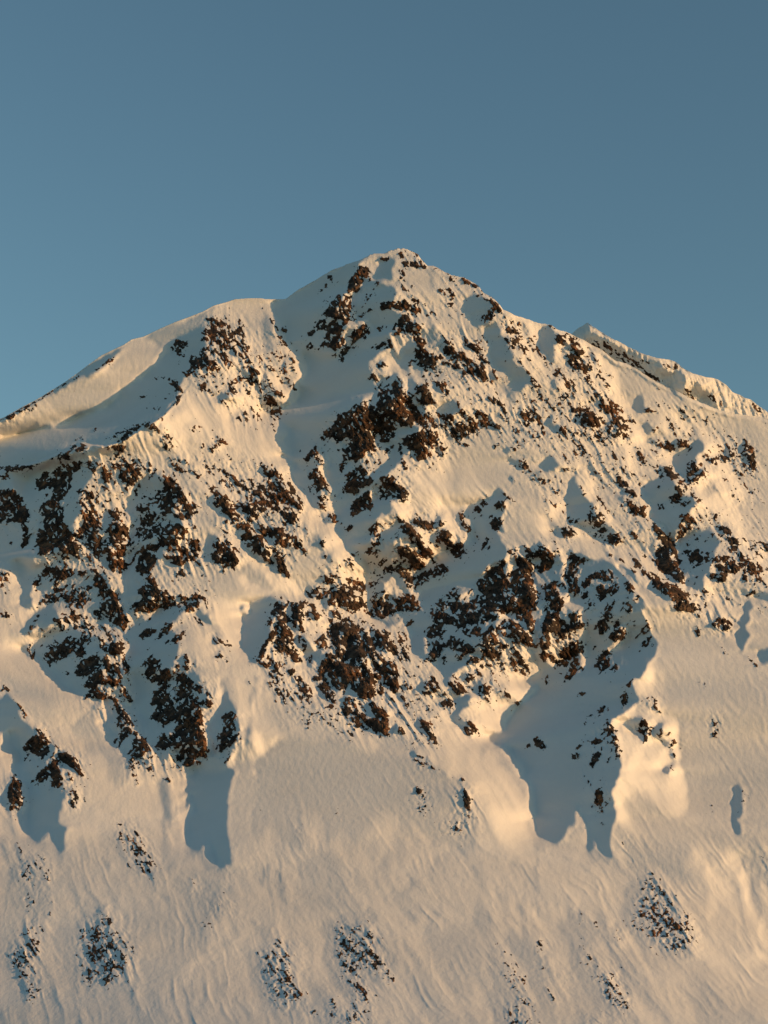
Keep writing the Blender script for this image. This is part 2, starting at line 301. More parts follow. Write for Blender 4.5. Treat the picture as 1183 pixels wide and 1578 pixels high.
TRACE = """
T 0 0
S8 52 118 64 113 72 105 80 98 89 92 92 85 100 81 106 78 102 74 105 70 112 68 119 66 119 89 111 91 110 96 108 108 103 112 95 119
S5 88 66 119 54 119 68 104 74 96 78 86 72
S6 28 102 46 90 60 80 74 74 84 69 75 75 68 82 55 91 40 98 20 108
S4 0 119 20 108 40 98 56 91 46 100 30 106 12 116
S3 84 70 104 74 92 84 80 92 64 88 70 82
R6 102 74 108 69 114 72 114 75 107 78 103 76
R6 108 78 113 78 113 81 107 81
R6 98 93 104 93 109 98 112 103 108 110 100 116 98 119 95 119 105 110 107 104 106 100 100 97
R9 110 91 118 86 119 90 112 93
R8 54 90 60 86 65 82 68 81 68 83 62 86 56 90
R5 90 95 96 93 100 92 99 95
R4 94 106 104 103 104 105 96 109
R6 92 113 99 111 95 115
R4 82 106 90 104 86 108
R8 0 118 18 108 30 101 46 92 47 93 30 103 18 110 2 119
T 1 0
L 92 42 98 42 99 50 101 58 96 61 91 58 93 50
L 100 66 108 61 110 64 104 69 99 73
L 112 82 119 74 119 86 112 88 108 90
S3 40 42 119 14 119 70 50 60
S5 0 54 10 52 15 54 10 58 6 62 4 70 0 71
S7 51 46 60 43 80 30 100 20 106 20 103 24 98 35 90 48 84 60 90 60 96 55 98 44 104 38 107 30 112 31 118 36 119 80 112 70 107 60 104 58 96 62 90 72 84 84 78 78 66 72 58 66 54 60 51 52
S8 58 64 66 70 80 78 90 82 98 74 104 66 112 64 119 66 119 72 112 80 108 84 106 90 108 98 112 104 106 106 100 112 92 119 54 119 56 111 62 109 66 102 67 96 71 90 70 84 66 78 62 74 58 68
S5 38 62 41 55 45 54 48 60 49 72 48 78 44 79 41 74 39 68
S4 27 56 30 58 33 64 28 62
S5 40 95 44 93 50 103 54 108 55 119 47 119 43 108 40 100
S6 31 91 34 90 38 98 35 98
S5 56 95 60 95 62 98 58 99
S3 24 78 30 82 33 88 28 86
S6 13 105 17 104 21 109 15 111
S2 18 50 34 52 40 56 36 60 26 58
S5 0 70 5 72 4 76 0 80
R6 7 57 13 55 18 60 22 64 20 67 14 68 8 72 4 71 4 66 9 62
R8 23 64 27 64 28 66 24 66
R5 22 67 18 66 9 72 10 78 14 82 20 86 20 82 16 78 14 74 20 76 28 76 26 70
R7 3 76 8 74 10 80 14 86 10 90 6 86
R7 0 80 4 82 3 86 0 89
R6 25 76 30 77 29 81 25 81
R5 26 71 32 71 36 77 32 76
R6 2 96 6 96 7 101 3 102
R5 2 91 8 94 7 95 2 94
R5 20 94 24 96 26 104 22 104
R6 31 101 35 102 34 105
R7 14 106 21 104 22 110 17 111
R6 34 111 38 113 40 118 36 117
R4 24 117 32 114 34 119 26 119
R6 30 88 36 87 42 91 38 93 32 91
R7 33 93 36 92 39 97 34 100
R5 39 100 43 95 46 102 52 112 55 119 49 119 45 112
R7 47 102 53 102 56 106 50 104
R7 46 107 50 108 53 113 55 113 53 117 48 116
R7 27 59 29 58 32 62 30 63
R6 40 79 46 80 49 77 53 77 50 80 42 80
R8 47 57 49 56 50 60 48 60
R8 54 63 57 62 58 66 56 66
R6 50 60 54 68 58 74 54 74 50 66
R6 58 78 63 84 61 84
R6 55 84 58 88 63 90 62 86
R7 42 81 45 85 49 91 46 89
R6 57 94 62 96 64 103 60 100
R6 31 45 34 48 32 48
R6 40 46 43 50 42 51
R8 101 24 107 24 109 28 107 31 104 31 101 27
R8 98 28 101 28 102 32 106 31 103 36 98 40 95 40 97 33
R9 83 30 86 30 86 35 84 34
R9 81 36 84 35 83 39
R8 77 39 79 39 78 41
R6 82 32 87 27 86 30
R8 79 55 83 50 90 42 94 42 92 48 93 56 90 56 86 56
R6 92 42 98 43 98 50 97 58 92 60 92 50
R7 76 58 82 58 80 62 76 66 70 69 70 66 74 62
R9 79 62 88 59 92 61 90 68 94 70 90 75 83 75 79 74 82 68
R8 69 74 73 72 74 75 71 77
R8 76 76 79 75 78 78
R9 85 80 88 79 88 82
R8 66 67 68 68 66 69
R7 98 66 102 61 107 60 110 65 108 68 103 70 99 70
R5 97 70 104 68 100 76 97 76
R8 91 80 95 73 97 75 94 80 93 85 91 84
R5 102 55 110 50 112 52 104 56
R4 104 48 110 44 113 42 112 38 108 38
R7 115 47 119 46 119 51 117 52
R6 113 64 117 61 119 61 117 66
R7 110 75 119 71 119 75 112 77
R6 112 86 119 82 119 88
R9 109 92 112 91 115 95 113 97
R6 104 96 109 93 109 95
R6 112 99 119 98 119 101 112 102
R7 100 107 103 106 101 108
R8 92 118 100 110 106 109 110 114 119 106 119 119
R8 117 18 119 18 119 21 116 21
R7 107 21 109 20 109 22
T 2 0
S3 0 14 60 28 84 52 60 66 30 60 0 50
S6 0 20 6 19 8 26 8 33 0 34
S6 0 35 7 36 11 40 8 45 2 50 0 50
S7 0 50 4 52 6 60 2 68 0 68
S3 8 26 14 26 18 40 24 46 18 42 12 38
S5 26 27 31 28 31 40 28 42 27 34
S2 33 30 40 32 46 40 50 44 44 44 36 38
S6 52 46 56 42 62 43 68 48 70 54 66 60 56 60 53 54
S7 66 62 72 59 75 62 75 68 80 76 81 82 88 90 91 92 88 100 84 104 78 100 76 93 70 89 68 86 65 80 64 70 64 66
S5 26 60 30 58 34 62 37 70 34 74 28 76 27 70 26 66
S6 10 77 14 72 20 73 20 80 16 84 14 92 18 98 14 100 12 92 8 86
S4 40 58 50 66 46 68 42 64
S4 22 50 30 58 34 62 30 60 24 54
S7 0 95 5 93 8 97 10 104 4 110 8 119 0 119
S7 13 98 20 97 24 106 26 112 20 119 14 110 18 106
S6 33 117 38 110 44 108 46 116 40 119
S5 68 98 76 98 82 103 84 110 80 114 76 106
S5 88 58 92 62 93 67 89 64
S6 97 61 104 62 108 68 105 74 108 84 104 86 102 80 98 76 98 70
S6 103 96 105 93 108 98 107 103 103 102
S5 115 106 119 104 119 107
S6 102 112 104 106 106 112
R6 8 15 14 14 15 18 10 20
R8 15 16 20 15 22 19 18 19
R8 10 22 18 22 21 20 24 21 27 25 25 26 20 24 16 25 11 24
R6 9 26 12 26 13 30 10 29
R7 8 31 12 31 11 33 8 33
R5 6 36 13 37 15 40 12 40
R6 15 34 19 38 18 39
R9 31 26 35 26 34 28 31 27
R6 38 29 46 30 44 34 40 33
R9 47 32 52 31 55 36 50 35
R8 53 35 58 36 58 38 55 37
R7 59 37 62 40 61 42
R5 34 35 40 37 44 41 42 45 38 43 34 40
R5 38 48 44 47 43 50 38 50
R6 56 43 62 42 66 44 70 46 66 46 60 45
R9 66 46 70 44 73 50 72 53 68 49
R6 66 52 70 52 69 58 64 58 60 59 56 58 62 54
R6 72 50 78 58 82 64 80 66 76 60
R4 78 58 88 68 86 68 80 62
R8 0 48 8 46 14 46 16 50 14 53 8 50 0 52
R7 17 45 20 45 24 53 22 55 19 52
R7 29 50 33 52 33 56 30 54
R7 24 48 26 48 26 50
R8 5 62 10 56 14 55 16 60 22 59 23 63 18 67 12 64 8 67
R6 33 58 37 62 34 62
R6 76 62 80 64 79 67
R7 75 68 80 69 84 72 80 73 76 71
R6 82 69 86 74 92 82 88 80
R6 91 93 94 94 97 100 94 101
R5 88 79 97 89 92 86
R7 53 73 58 73 61 77 57 77 53 76
R8 58 80 62 80 66 86 61 83
R8 20 70 24 69 26 73 24 76 21 74
R9 19 76 24 75 28 79 36 80 37 82 30 82 32 87 28 88 22 84 20 80
R6 14 86 20 80 20 84 15 88
R5 22 83 27 86 26 90 24 90
R7 36 76 40 70 43 70 44 76 50 82 46 82 42 80 38 78
R8 42 77 48 78 51 83 46 81
R5 38 84 44 85 50 86 46 88
R8 56 86 62 85 64 91 62 97 58 94 58 89
R5 46 88 56 86 56 92 50 92
R7 67 88 70 90 73 96 70 95
R5 0 72 4 70 5 75 0 77
R7 32 96 38 98 40 104 38 106 34 99
R7 4 98 8 93 11 95 11 101 7 101
R7 20 99 27 97 29 104 31 110 26 112 20 108 18 104
R7 0 102 10 101 16 106 20 112 22 119 0 119 0 110
R6 63 106 68 107 70 106 76 111 72 111 68 109
R6 45 106 48 112 52 116 50 118 46 113
R6 55 116 60 114 66 117 64 119 56 119
R6 84 113 94 111 98 118 90 119 84 116
R6 85 102 90 104 88 105
R6 94 98 97 98 97 101
R5 97 104 101 106 99 108
R9 95 59 98 60 97 61
R8 102 61 106 61 108 64 104 63
R7 105 68 112 66 119 64 119 74 114 70 109 73 108 70
R7 112 80 119 78 119 82 114 82
R5 108 88 112 92 118 100 114 98
R6 107 101 110 101 109 103
R7 116 104 119 106 118 107
T 3 0
S5 0 65 9 60 12 64 10 68 6 71 0 67
S5 8 68 18 67 30 74 44 79 40 84 46 92 56 98 50 97 42 90 34 84 28 82 22 80 16 76 10 73
S6 62 92 66 90 70 94 70 100 66 103 62 99
S3 52 86 60 88 60 98 54 94
S6 40 106 43 104 46 110 45 114 42 116 36 114
S5 12 108 15 106 16 111 13 112
S5 24 82 28 83 27 88 24 86
S5 10 78 14 78 14 84 10 82
S3 80 104 86 108 84 112 80 110
S4 92 107 96 112 93 112
R7 0 68 4 70 6 76 7 80 3 79 0 74
R6 10 78 14 79 16 83 18 88 14 84
R6 28 85 33 85 33 88 28 87
R6 14 73 18 72 22 76 18 77
R6 19 77 26 80 24 81
R8 28 82 32 83 30 84
R7 34 79 39 78 38 82 34 82
R6 36 84 42 86 46 91 44 92 38 88
R5 40 82 48 84 46 86
R5 46 92 56 98 50 97
R6 0 82 8 84 10 88 4 90 0 86
R4 4 86 8 92 6 92
R6 14 92 20 96 23 100 20 100 16 98
R5 16 108 24 108 30 116 22 116 16 114
R7 0 103 2 106 1 108
R9 9 117 13 117 13 119 9 119
R8 43 114 47 112 49 114 45 116
R4 48 112 53 116 48 116
R7 62 87 65 87 65 89
R7 66 102 70 101 72 105 78 108 72 107
R5 80 104 86 104 88 108 84 110
R6 92 108 95 112 92 112
R6 110 110 116 110 118 114 114 115
R9 110 107 112 107 112 109
R9 115 114 119 113 119 118 116 116
R5 98 113 100 115 98 115
T 0 1
S8 0 17 16 10 34 7 52 0 96 0 90 4 80 10 68 16 60 19 54 19 46 17 38 21 30 25 22 29 8 33 0 34
S7 0 40 4 42 9 50 12 50 11 44 13 38 18 35 26 32 30 36 24 50 20 64 22 74 16 90 14 104 16 119 12 119 8 115 9 108 6 98 4 91 0 87
S6 0 66 6 64 14 66 14 74 8 84 0 84
S7 30 36 44 28 58 28 56 36 50 44 47 50 46 60 42 70 40 80 34 84 28 82 22 80 22 66 28 52
S5 46 66 50 68 56 68 60 74 54 78 48 76
S7 90 36 96 34 100 38 106 44 112 46 106 54 104 62 110 68 100 76 98 84 94 92 88 100 86 108 82 116 78 119 74 112 73 102 72 96 78 88 76 80 78 74 83 66 80 62 76 58 78 53 82 47 86 40
S6 62 60 66 56 70 60 66 68 62 74 60 72
S5 70 30 76 30 78 36 76 44 78 48 76 52 74 44 71 36
S6 16 94 26 92 34 92 36 100 30 106 22 112 16 104
S5 40 95 50 94 56 100 58 112 60 119 30 119 22 116 30 106 38 102
S3 96 100 119 92 119 119 96 119 92 112
S6 56 100 62 98 66 106 70 116 68 119 58 119
R8 0 33 22 29 30 25 38 22 44 18 52 18 48 20 42 22 40 26 30 27 22 30 8 34
R7 40 21 48 17 54 19 46 22
R7 42 16 46 12 50 12 56 7 57 8 50 12 46 14
R6 58 16 66 12 74 8 84 2 76 8 66 14
R9 61 19 70 18 76 18 75 21 66 20
R8 69 16 74 10 82 5 90 3 98 0 90 4 84 6 76 14 72 16
R7 86 5 92 4 97 8 96 11 90 8
R4 94 16 102 11 108 12 106 20 96 20
R4 102 28 112 24 119 32 119 36 108 34
R4 112 6 119 4 119 8
R6 0 36 3 37 1 40
R7 0 43 6 46 10 50 14 60 15 64 8 62 2 65 0 60
R6 0 65 8 62 15 62 15 66
R7 10 72 12 66 15 72 13 80 10 84
R4 2 77 6 78 4 80
R5 0 94 3 96 3 102 0 103
R4 0 104 4 105 3 107 0 106
R7 17 40 18 37 22 40 24 34 30 34 38 30 44 28 42 34 38 38 32 44 24 46 20 44
R6 44 28 58 28 56 36 50 30 42 36 36 44 38 40
R8 26 54 34 42 42 38 40 46 34 54 30 62 26 62 21 60 21 57
R9 22 70 28 60 36 56 36 64 40 70 42 78 48 80 44 84 36 86 32 80 28 86 22 86 20 76
R5 44 46 52 44 56 46 54 52 48 52
R6 46 52 54 56 60 68 58 76 60 82 56 84 50 78 44 74 48 68 50 62
R8 52 72 58 70 60 82 59 86 54 82
R6 60 29 66 34 65 42 62 40
R6 60 42 66 46 65 49 61 46
R6 71 30 80 29 84 34 82 40 76 44 72 38
R4 64 29 72 30 68 32
R6 64 58 70 56 72 62 78 72 76 76 70 70
R9 64 68 70 65 76 72 72 74 66 74
R8 62 76 70 75 76 80 74 86 76 94 72 98 66 96 64 88 62 82
R7 76 72 78 74 78 80 76 82
R7 98 34 104 38 110 44 114 54 119 60 117 63 112 58 106 50 100 46
R5 86 50 92 50 98 46 104 48 100 56 92 56 86 56
R9 96 56 102 50 106 56 112 62 110 64 104 60 98 62
R5 82 54 90 56 96 62 92 70 84 68
R6 82 70 92 64 98 68 92 76 84 78
R8 92 74 100 68 108 66 114 70 110 76 104 80 98 82 96 76
R8 80 88 86 80 96 80 94 90 90 96 86 100 82 96
R7 94 88 104 88 108 92 112 93 114 88 110 82 118 86 117 90 110 88 104 86
R9 105 88 112 89 112 93 106 92
R8 115 78 119 76 119 82 116 82
R5 108 80 114 82 116 86 110 86
R8 83 108 90 100 94 102 96 110 92 114 84 112
R9 82 116 90 112 96 110 98 114 90 116 84 119 80 119
R5 96 106 104 110 108 116 100 118
R8 107 98 111 96 112 99
R6 15 102 22 96 28 94 34 94 30 98 22 104 17 105
R6 30 98 36 95 38 100 34 102 28 105
R5 37 92 43 92 42 100 38 100
R8 20 116 26 110 30 110 34 116 28 116
R5 30 108 40 104 50 106 54 112 48 118 38 116
R6 46 97 52 96 52 102 48 101
R7 49 105 53 106 51 109
R8 53 95 57 95 57 98
R8 55 99 60 99 64 106 70 112 70 118 60 119 62 112 56 108
R5 52 90 58 90 54 92
R7 42 84 46 84 46 88 42 87
R7 54 85 58 86 57 88
R5 108 112 119 110 119 119 108 119
T 1 1
L 75 18 77 19 80 25 83 30 80 35 84 42 89 49 86 54 86 60 91 65 88 67 82 61 77 58 77 50 79 44 76 36 76 30 74 24
L 106 27 112 21 119 20 119 28 114 34 110 37 108 32
L 110 40 115 39 114 49 109 55 107 52 110 46
L 113 64 119 62 119 68 115 78 110 80 112 72
L 109 6 113 4 113 14 118 20 113 22 110 14
S8 52 0 88 0 90 6 80 12 84 18 94 18 92 28 98 40 90 50 88 58 90 64 88 70 92 76 95 84 98 88 104 92 108 104 109 113 114 112 119 100 119 86 112 82 104 84 110 78 114 70 112 64 119 58 119 30 112 36 108 38 104 26 102 14 96 10 100 0 119 0 119 0 52 0
S7 52 0 54 5 60 10 54 15 56 20 60 24 52 23 56 27 62 32 58 34 60 40 64 44 70 48 74 54 78 58 80 60 86 64 90 66 86 56 92 50 98 52 92 30 90 14 84 10 88 0
S7 112 40 104 40 96 38 92 46 98 56 110 52 112 46
S7 119 60 112 64 108 70 116 68
S6 116 10 119 20 119 28 114 32 116 26 110 12
S6 70 36 76 38 74 50 78 58 70 48
S5 70 78 74 73 80 74 81 78 78 86 84 84 88 86 82 96 78 106 74 104 80 98 80 90 76 86
S7 79 60 84 60 88 66 84 66
S6 7 76 12 74 16 78 10 84 8 82
S6 27 74 30 68 34 70 30 76
S4 24 96 34 94 44 100 50 108 40 108 32 104
S6 30 117 50 112 58 114 50 119 34 119
S5 66 104 72 103 74 107 68 106
S2 18 30 30 32 30 50 22 48
S3 60 82 76 86 80 96 74 104 66 98 58 88
R5 22 0 34 0 34 3 28 2
R6 48 0 54 0 54 2
R5 14 11 18 12 28 22 22 18 18 16 12 22 8 18 14 16
R4 0 14 8 18 6 20 0 16
R6 30 28 34 26 34 28
R4 18 34 24 32 28 36 38 38 38 46 24 46
R6 42 32 48 30 54 34 58 42 64 48 68 56 68 60 66 58 62 56 58 54 54 46 50 40
R8 49 33 54 35 56 38 52 36
R8 54 43 60 41 62 48 66 50 68 58 64 54 58 54 54 50
R5 44 36 52 42 54 54 50 60 44 54 40 46
R4 24 46 36 40 40 46 44 52 36 54
R5 30 54 44 52 48 58 44 62 36 62
R7 28 54 36 54 40 60 36 63 32 60
R6 52 58 60 56 64 60 62 68 58 66
R7 58 60 64 62 66 68 62 68
R5 60 72 68 76 70 86 66 86
R6 38 64 46 68 50 72 42 74
R8 44 71 52 69 60 75 58 79 52 80 48 76
R6 56 78 64 80 68 84 60 82
R6 12 48 16 46 22 54 26 62 22 62 18 60 12 56
R8 18 57 24 58 30 64 28 66 22 62
R7 22 66 30 66 38 70 38 72 30 70
R8 29 74 38 72 44 76 46 82 48 92 44 90 38 84 32 80
R7 34 80 44 86 38 84
R8 52 85 54 86 58 96 60 100 56 100 52 94
R6 50 95 54 98 54 100
R9 0 53 4 57 0 57
R8 6 58 10 64 14 68 20 72 24 76 16 70 12 68
R5 0 31 5 36 4 38 0 34
R7 11 78 14 75 16 78 20 78 24 84 28 90 26 93 20 94 12 90 9 86 12 84
R6 18 76 24 80 30 86 26 84
R6 0 78 3 80 4 84 0 84
R4 2 86 8 90 4 91
R5 32 80 38 86 36 84
R7 0 110 4 110 8 115 8 119 4 114 0 113
R7 68 108 76 110 80 115 72 113
R8 71 104 75 106 80 112 78 114 74 108
R7 68 112 72 116 76 119 68 117
R6 80 100 90 96 88 102 82 104
R8 95 101 99 100 100 104 96 104
R5 92 88 98 88 100 94 96 92
R6 100 102 106 104 108 112 104 110
R6 80 108 88 110 92 116 84 119
R6 88 104 106 108 108 118 96 119 88 112
R9 77 80 79 77 82 77 82 80 79 83
R8 80 87 83 85 82 88
R8 73 20 75 18 77 22 80 26 82 30 78 30 74 25 70 30 68 27
R6 76 30 79 34 82 40 88 48 88 50 82 46 76 40 72 40 70 36 74 34
R6 70 44 74 40 80 44 76 48 72 48
R6 76 50 82 48 84 56 80 58 76 56
R7 82 62 87 60 90 64 88 67 84 66
R9 87 51 90 51 89 53
R8 90 0 112 0 110 8 104 14 96 12 90 16 84 12 80 15 78 11 86 7
R9 98 18 104 12 108 8 110 16 106 24 100 28 98 24
R7 88 20 94 20 98 16 98 26 94 28 90 22
R8 89 30 94 28 92 36
R7 110 4 119 0 119 8 112 8
R7 104 14 108 18 112 22 110 12 108 8
R7 92 44 96 36 104 30 108 36 112 40 106 44 98 48 92 48
R7 96 56 104 48 110 46 110 56 104 60 98 62
R8 106 54 111 52 110 58 106 58
R9 94 70 97 67 99 68 96 71
R8 108 70 114 65 114 70 110 72
R7 110 78 114 76 116 80 110 80
R9 97 86 102 84 102 87 99 87
R6 106 84 112 80 114 84 108 88
R6 108 92 116 88 119 90 112 94
R7 110 98 116 96 116 100 110 100
R7 108 104 114 102 112 108
R6 110 110 119 108 119 119 112 116
R7 116 44 119 42 119 47
R5 82 8 86 7 84 10
T 2 1
S7 0 0 6 0 18 8 10 14 14 22 10 26 4 34 0 36
S7 8 16 14 10 22 8 18 14 14 18
S6 12 8 18 6 22 10 16 12
S5 34 2 42 0 40 8 36 6
S6 0 40 8 38 14 44 12 52 4 54 0 52
S5 0 58 6 56 10 62 4 64 0 68
S7 44 80 54 80 56 72 58 66 56 60 58 54 64 52 67 48 72 45 74 50 76 56 72 62 74 72 78 80 78 86 74 92 66 92 60 98 56 104 48 110 40 119 22 119 21 110 20 104 24 100 30 94 34 86 38 84 42 84
S6 33 64 36 58 38 66 34 70 30 70
S7 4 70 12 64 16 68 8 76 6 84 0 90 0 74
S7 56 104 64 98 72 92 78 92 78 100 82 110 84 116 84 119 60 119 54 114 60 110 56 108
S7 93 97 100 92 106 88 109 85 113 92 110 100 112 108 110 119 95 119 95 106
S6 92 82 96 79 104 84 104 92 96 96
S6 78 26 82 24 88 28 84 32
S6 98 30 102 24 106 24 110 30 106 33 100 34
S4 92 20 102 22 106 26 98 24
S6 76 38 80 35 82 41 80 42
S4 66 28 74 34 82 46 76 42 70 36
S6 74 18 79 18 82 22
S6 114 43 118 35 119 34 119 44
S5 114 48 119 47 119 50
S6 115 58 119 56 119 64
S5 103 57 108 62 112 68 106 70 106 66
S5 94 46 98 48 102 56 96 50
S6 100 2 108 0 108 8 104 6
S5 98 36 94 34 90 35 96 40
S7 20 96 28 92 38 92 32 104 24 106 18 112
S6 4 100 12 104 16 112 10 112
S5 44 60 50 58 52 66 48 68 46 64
S6 42 76 52 80 52 88 42 86
R7 0 0 6 4 6 12 2 16 0 16
R8 8 2 16 0 18 4 10 6
R8 16 0 30 0 33 8 28 6 22 4
R8 10 14 20 10 24 8 26 16 28 22 22 26 18 20 12 16
R6 26 8 34 10 40 24 38 25 34 18 30 20 26 16
R6 8 16 12 16 11 25 8 22
R8 10 26 14 26 16 31 11 31
R6 19 28 23 31 21 32
R6 0 20 6 18 6 22 0 22
R6 0 38 4 36 12 42 15 46 15 53 10 52 6 50 0 53 0 44
R6 32 0 42 0 44 6 38 6
R7 44 4 52 2 56 4 60 10 54 10 48 14
R6 38 8 44 8 48 16 54 18 52 20 44 14
R8 52 0 57 4 60 10 54 8
R6 60 2 66 4 64 7
R8 69 3 72 4 73 9 70 7
R7 84 0 92 2 88 4
R8 94 0 98 3 99 8 96 6
R8 110 5 114 6 113 11 109 8
R7 66 17 70 18 69 21
R8 79 19 82 20 81 22
R7 84 26 88 26 90 33 92 34 86 33
R6 90 36 96 36 100 40 99 42 94 39
R7 103 37 109 37 106 39
R6 79 38 82 40 81 43
R6 110 29 114 32 112 33
R6 96 44 100 50 108 56 110 58 102 54
R5 98 66 108 74 104 72
R7 114 62 118 64 119 67 115 66
R8 110 70 116 68 118 74 112 75
R7 72 46 76 48 80 51 84 57 80 54 76 50
R9 68 56 72 52 75 54 74 58 70 57
R8 66 66 72 62 74 68 70 71 67 70
R7 65 62 68 61 67 64
R8 67 64 71 63 70 66
R8 56 55 60 54 62 56 60 63 58 60
R5 60 50 64 53 62 55
R8 46 60 49 59 50 66 54 69 54 72 48 68
R7 32 66 37 63 37 68
R5 50 54 52 57 50 57
R8 62 76 67 76 64 80 60 85 62 80
R7 60 84 66 80 65 83 62 83
R7 17 66 24 64 30 66 30 70 24 70
R7 10 68 14 66 22 74 27 78 26 80 20 80 13 74
R8 7 82 14 80 22 86 24 94 20 96 14 88 8 86
R7 20 82 28 82 30 86 24 88
R7 34 74 40 69 43 74 40 80 36 80 32 78
R6 2 92 8 88 6 92
R6 8 94 14 94 18 102 16 108 10 100
R7 42 80 48 78 50 82 54 85 48 86 44 89 42 86
R7 18 108 22 98 30 94 38 92 40 96 34 100 26 102 20 108
R7 6 112 14 110 20 112 22 119 8 119
R7 36 112 44 107 48 108 46 114 40 114
R7 30 118 35 113 36 116
R6 52 118 58 110 60 112 56 116
R6 54 108 57 107 56 109
R9 57 104 66 96 72 93 76 100 80 108 84 114 82 119 68 119 62 112
R6 61 95 68 92 66 95
R8 72 90 76 88 76 94 72 95
R5 60 112 68 119 60 118
R7 76 84 82 81 84 84 78 86
R7 86 80 90 82 96 88 92 88
R7 80 86 90 88 94 94 90 98 84 94
R8 93 82 98 79 104 84 106 92 102 96 96 97 98 90
R8 80 96 88 96 92 102 94 110 95 119 86 119 82 108
R6 104 84 110 82 110 85
R8 112 96 119 92 119 102 114 104
R7 100 106 106 102 110 112 106 118 101 116
R6 114 104 119 106 119 112 116 110
R5 4 64 14 64 12 68
R6 0 96 6 92 4 98
R5 0 112 10 119 0 119
T 3 1
S6 40 6 46 3 48 9 46 12
S5 41 17 46 13 52 11 50 18 46 18
S7 61 26 68 22 78 14 82 18 76 26 72 36 66 34
S5 56 12 66 14 70 20 64 24
S4 74 6 78 8 78 16 74 14
S7 43 43 50 40 58 38 62 38 66 48 74 48 79 53 72 60 68 68 64 76 66 88 70 94 74 100 80 100 78 110 74 110 70 104 67 94 64 80 60 78 54 70 50 66 46 63 50 60 47 54 44 50
S5 38 26 42 24 42 28
S3 44 30 56 32 52 38 46 36
S4 52 38 58 38 62 40 56 42
S7 70 74 80 70 88 72 92 78 88 84 86 92 82 98 78 102 72 96 66 88 66 78
S4 50 54 46 60
S6 4 31 12 31 14 38 10 36
S5 23 48 28 48 32 52 28 54
S7 0 40 6 46 10 52 13 52 14 58 16 64 22 70 28 80 20 80 12 76 6 70 0 64
S7 0 82 10 88 14 90 22 92 30 96 36 100 38 106 38 119 4 119 0 112
S4 80 44 88 44 90 50 84 50
S4 110 54 116 52 118 58 112 58
S3 108 68 114 66 114 74 106 76
S6 112 110 119 106 119 116 114 114
S5 104 118 110 112 110 119
S5 102 104 108 98 108 108 104 108
S4 84 96 88 100 90 108 86 104
S6 112 2 119 0 119 3
S5 46 76 50 74 52 82 48 84
S5 16 82 22 84 22 88 16 86
S5 32 84 38 86 42 94 36 92
R7 3 0 12 0 17 4 12 6 6 4
R6 0 6 5 9 2 11
R5 5 8 14 14 20 18 14 16
R5 22 4 28 0 32 6 30 12 24 14 20 8
R7 24 11 27 12 26 14
R8 14 22 18 25
R8 14 22 18 25 16 24
R8 48 7 53 6 50 10
R6 50 14 58 14 62 18 64 22 56 20 50 18
R7 48 20 53 22 52 24
R7 65 14 70 15 71 19 66 19
R8 56 31 60 31 64 38 60 38 57 34
R8 62 36 66 35 67 39
R7 70 30 76 26 78 32 74 38 70 38
R9 72 40 78 36 82 32 84 35 78 39 74 42
R8 85 26 89 25 89 30 86 30
R6 89 24 94 24 96 30 102 32 98 31
R5 80 24 85 22 84 28
R7 95 18 100 20 101 26 98 25
R6 107 14 112 20 115 32 112 34 109 26 106 22
R6 103 28 112 32 112 35
R5 98 44 104 46 106 50 102 52 98 49
R6 12 31 16 33 20 38 16 37
R6 24 32 28 36 34 42 34 46 30 44 27 40
R8 27 40 33 40 34 44 30 43
R8 32 46 38 46 40 50 36 50
R6 30 50 38 54 44 64 40 60 34 56
R8 34 53 40 57 44 56 46 62 42 62
R8 3 48 7 48 6 50
R9 51 43 54 43 53 46
R8 52 56 56 54 55 58
R9 59 50 64 48 69 50 66 54 61 54
R7 62 40 66 41 66 46 63 46
R7 66 54 72 53 70 57
R9 68 62 71 60 75 63 74 66 69 64
R8 66 62 69 61 67 68 65 69
R6 64 72 72 69 70 74 66 76
R6 8 60 12 56 16 62 20 70 16 75 12 72 10 66
R7 18 78 22 72 28 74 30 79 24 80
R8 34 70 38 73 42 78 38 76
R6 40 76 47 78 44 80
R7 40 84 47 88 44 88
R7 20 85 24 86 23 88
R8 26 86 32 90 33 92 28 90
R8 34 93 40 97 38 98
R7 34 84 40 90 42 94 38 93
R8 0 84 5 88 10 89 6 91 0 89
R9 49 66 56 72 62 78 64 84 66 94 69 100 70 105 64 102 58 98 52 92 52 84 56 80 52 74
R7 50 80 54 84 56 92 60 98 56 98 52 92
R8 42 96 52 98 58 104 66 106 72 112 76 118 74 119 66 119 60 112 52 108 48 102
R9 66 110 72 110 75 116 76 119 66 118
R6 10 90 6 100
R7 4 104 10 98 14 96 10 104 6 106
R7 12 98 22 95 27 100 24 103 16 102
R8 14 106 18 104 21 112 16 116
R8 31 104 37 102 37 108 32 108
R7 20 108 28 104 28 109 22 112
R7 6 110 10 106 8 114 5 114
R7 20 118 26 114 24 119
R7 32 112 36 111 36 114 32 113
R6 30 116 36 115 34 119
R8 0 90 2 96 2 108 0 110
R8 0 89 6 90 2 92
R7 88 68 94 68 98 72 102 78 100 84 96 76 92 72
R8 90 68 96 68 94 72
R7 86 59 90 62 87 61
R6 102 74 110 78 118 84 116 84
R7 109 77 113 77 112 80
R6 86 88 94 86 103 90 104 94 98 98 92 96 88 92
R8 92 93 104 92 102 96 96 97
R8 90 98 96 98 95 103 91 102
R8 85 98 89 98 88 101
R6 68 84 76 82 84 86 86 90 80 92 74 96 72 90
R5 74 74 80 74 78 78
R6 72 86 86 88 80 92
R6 96 74 100 82 100 86
R8 107 108 113 109 110 112
R5 104 98 108 100 108 104
R6 80 106 84 110 82 119
R5 88 104 92 112 100 114 96 116
R5 100 82 112 92 118 100 110 96
R6 110 83 112 84 111 85
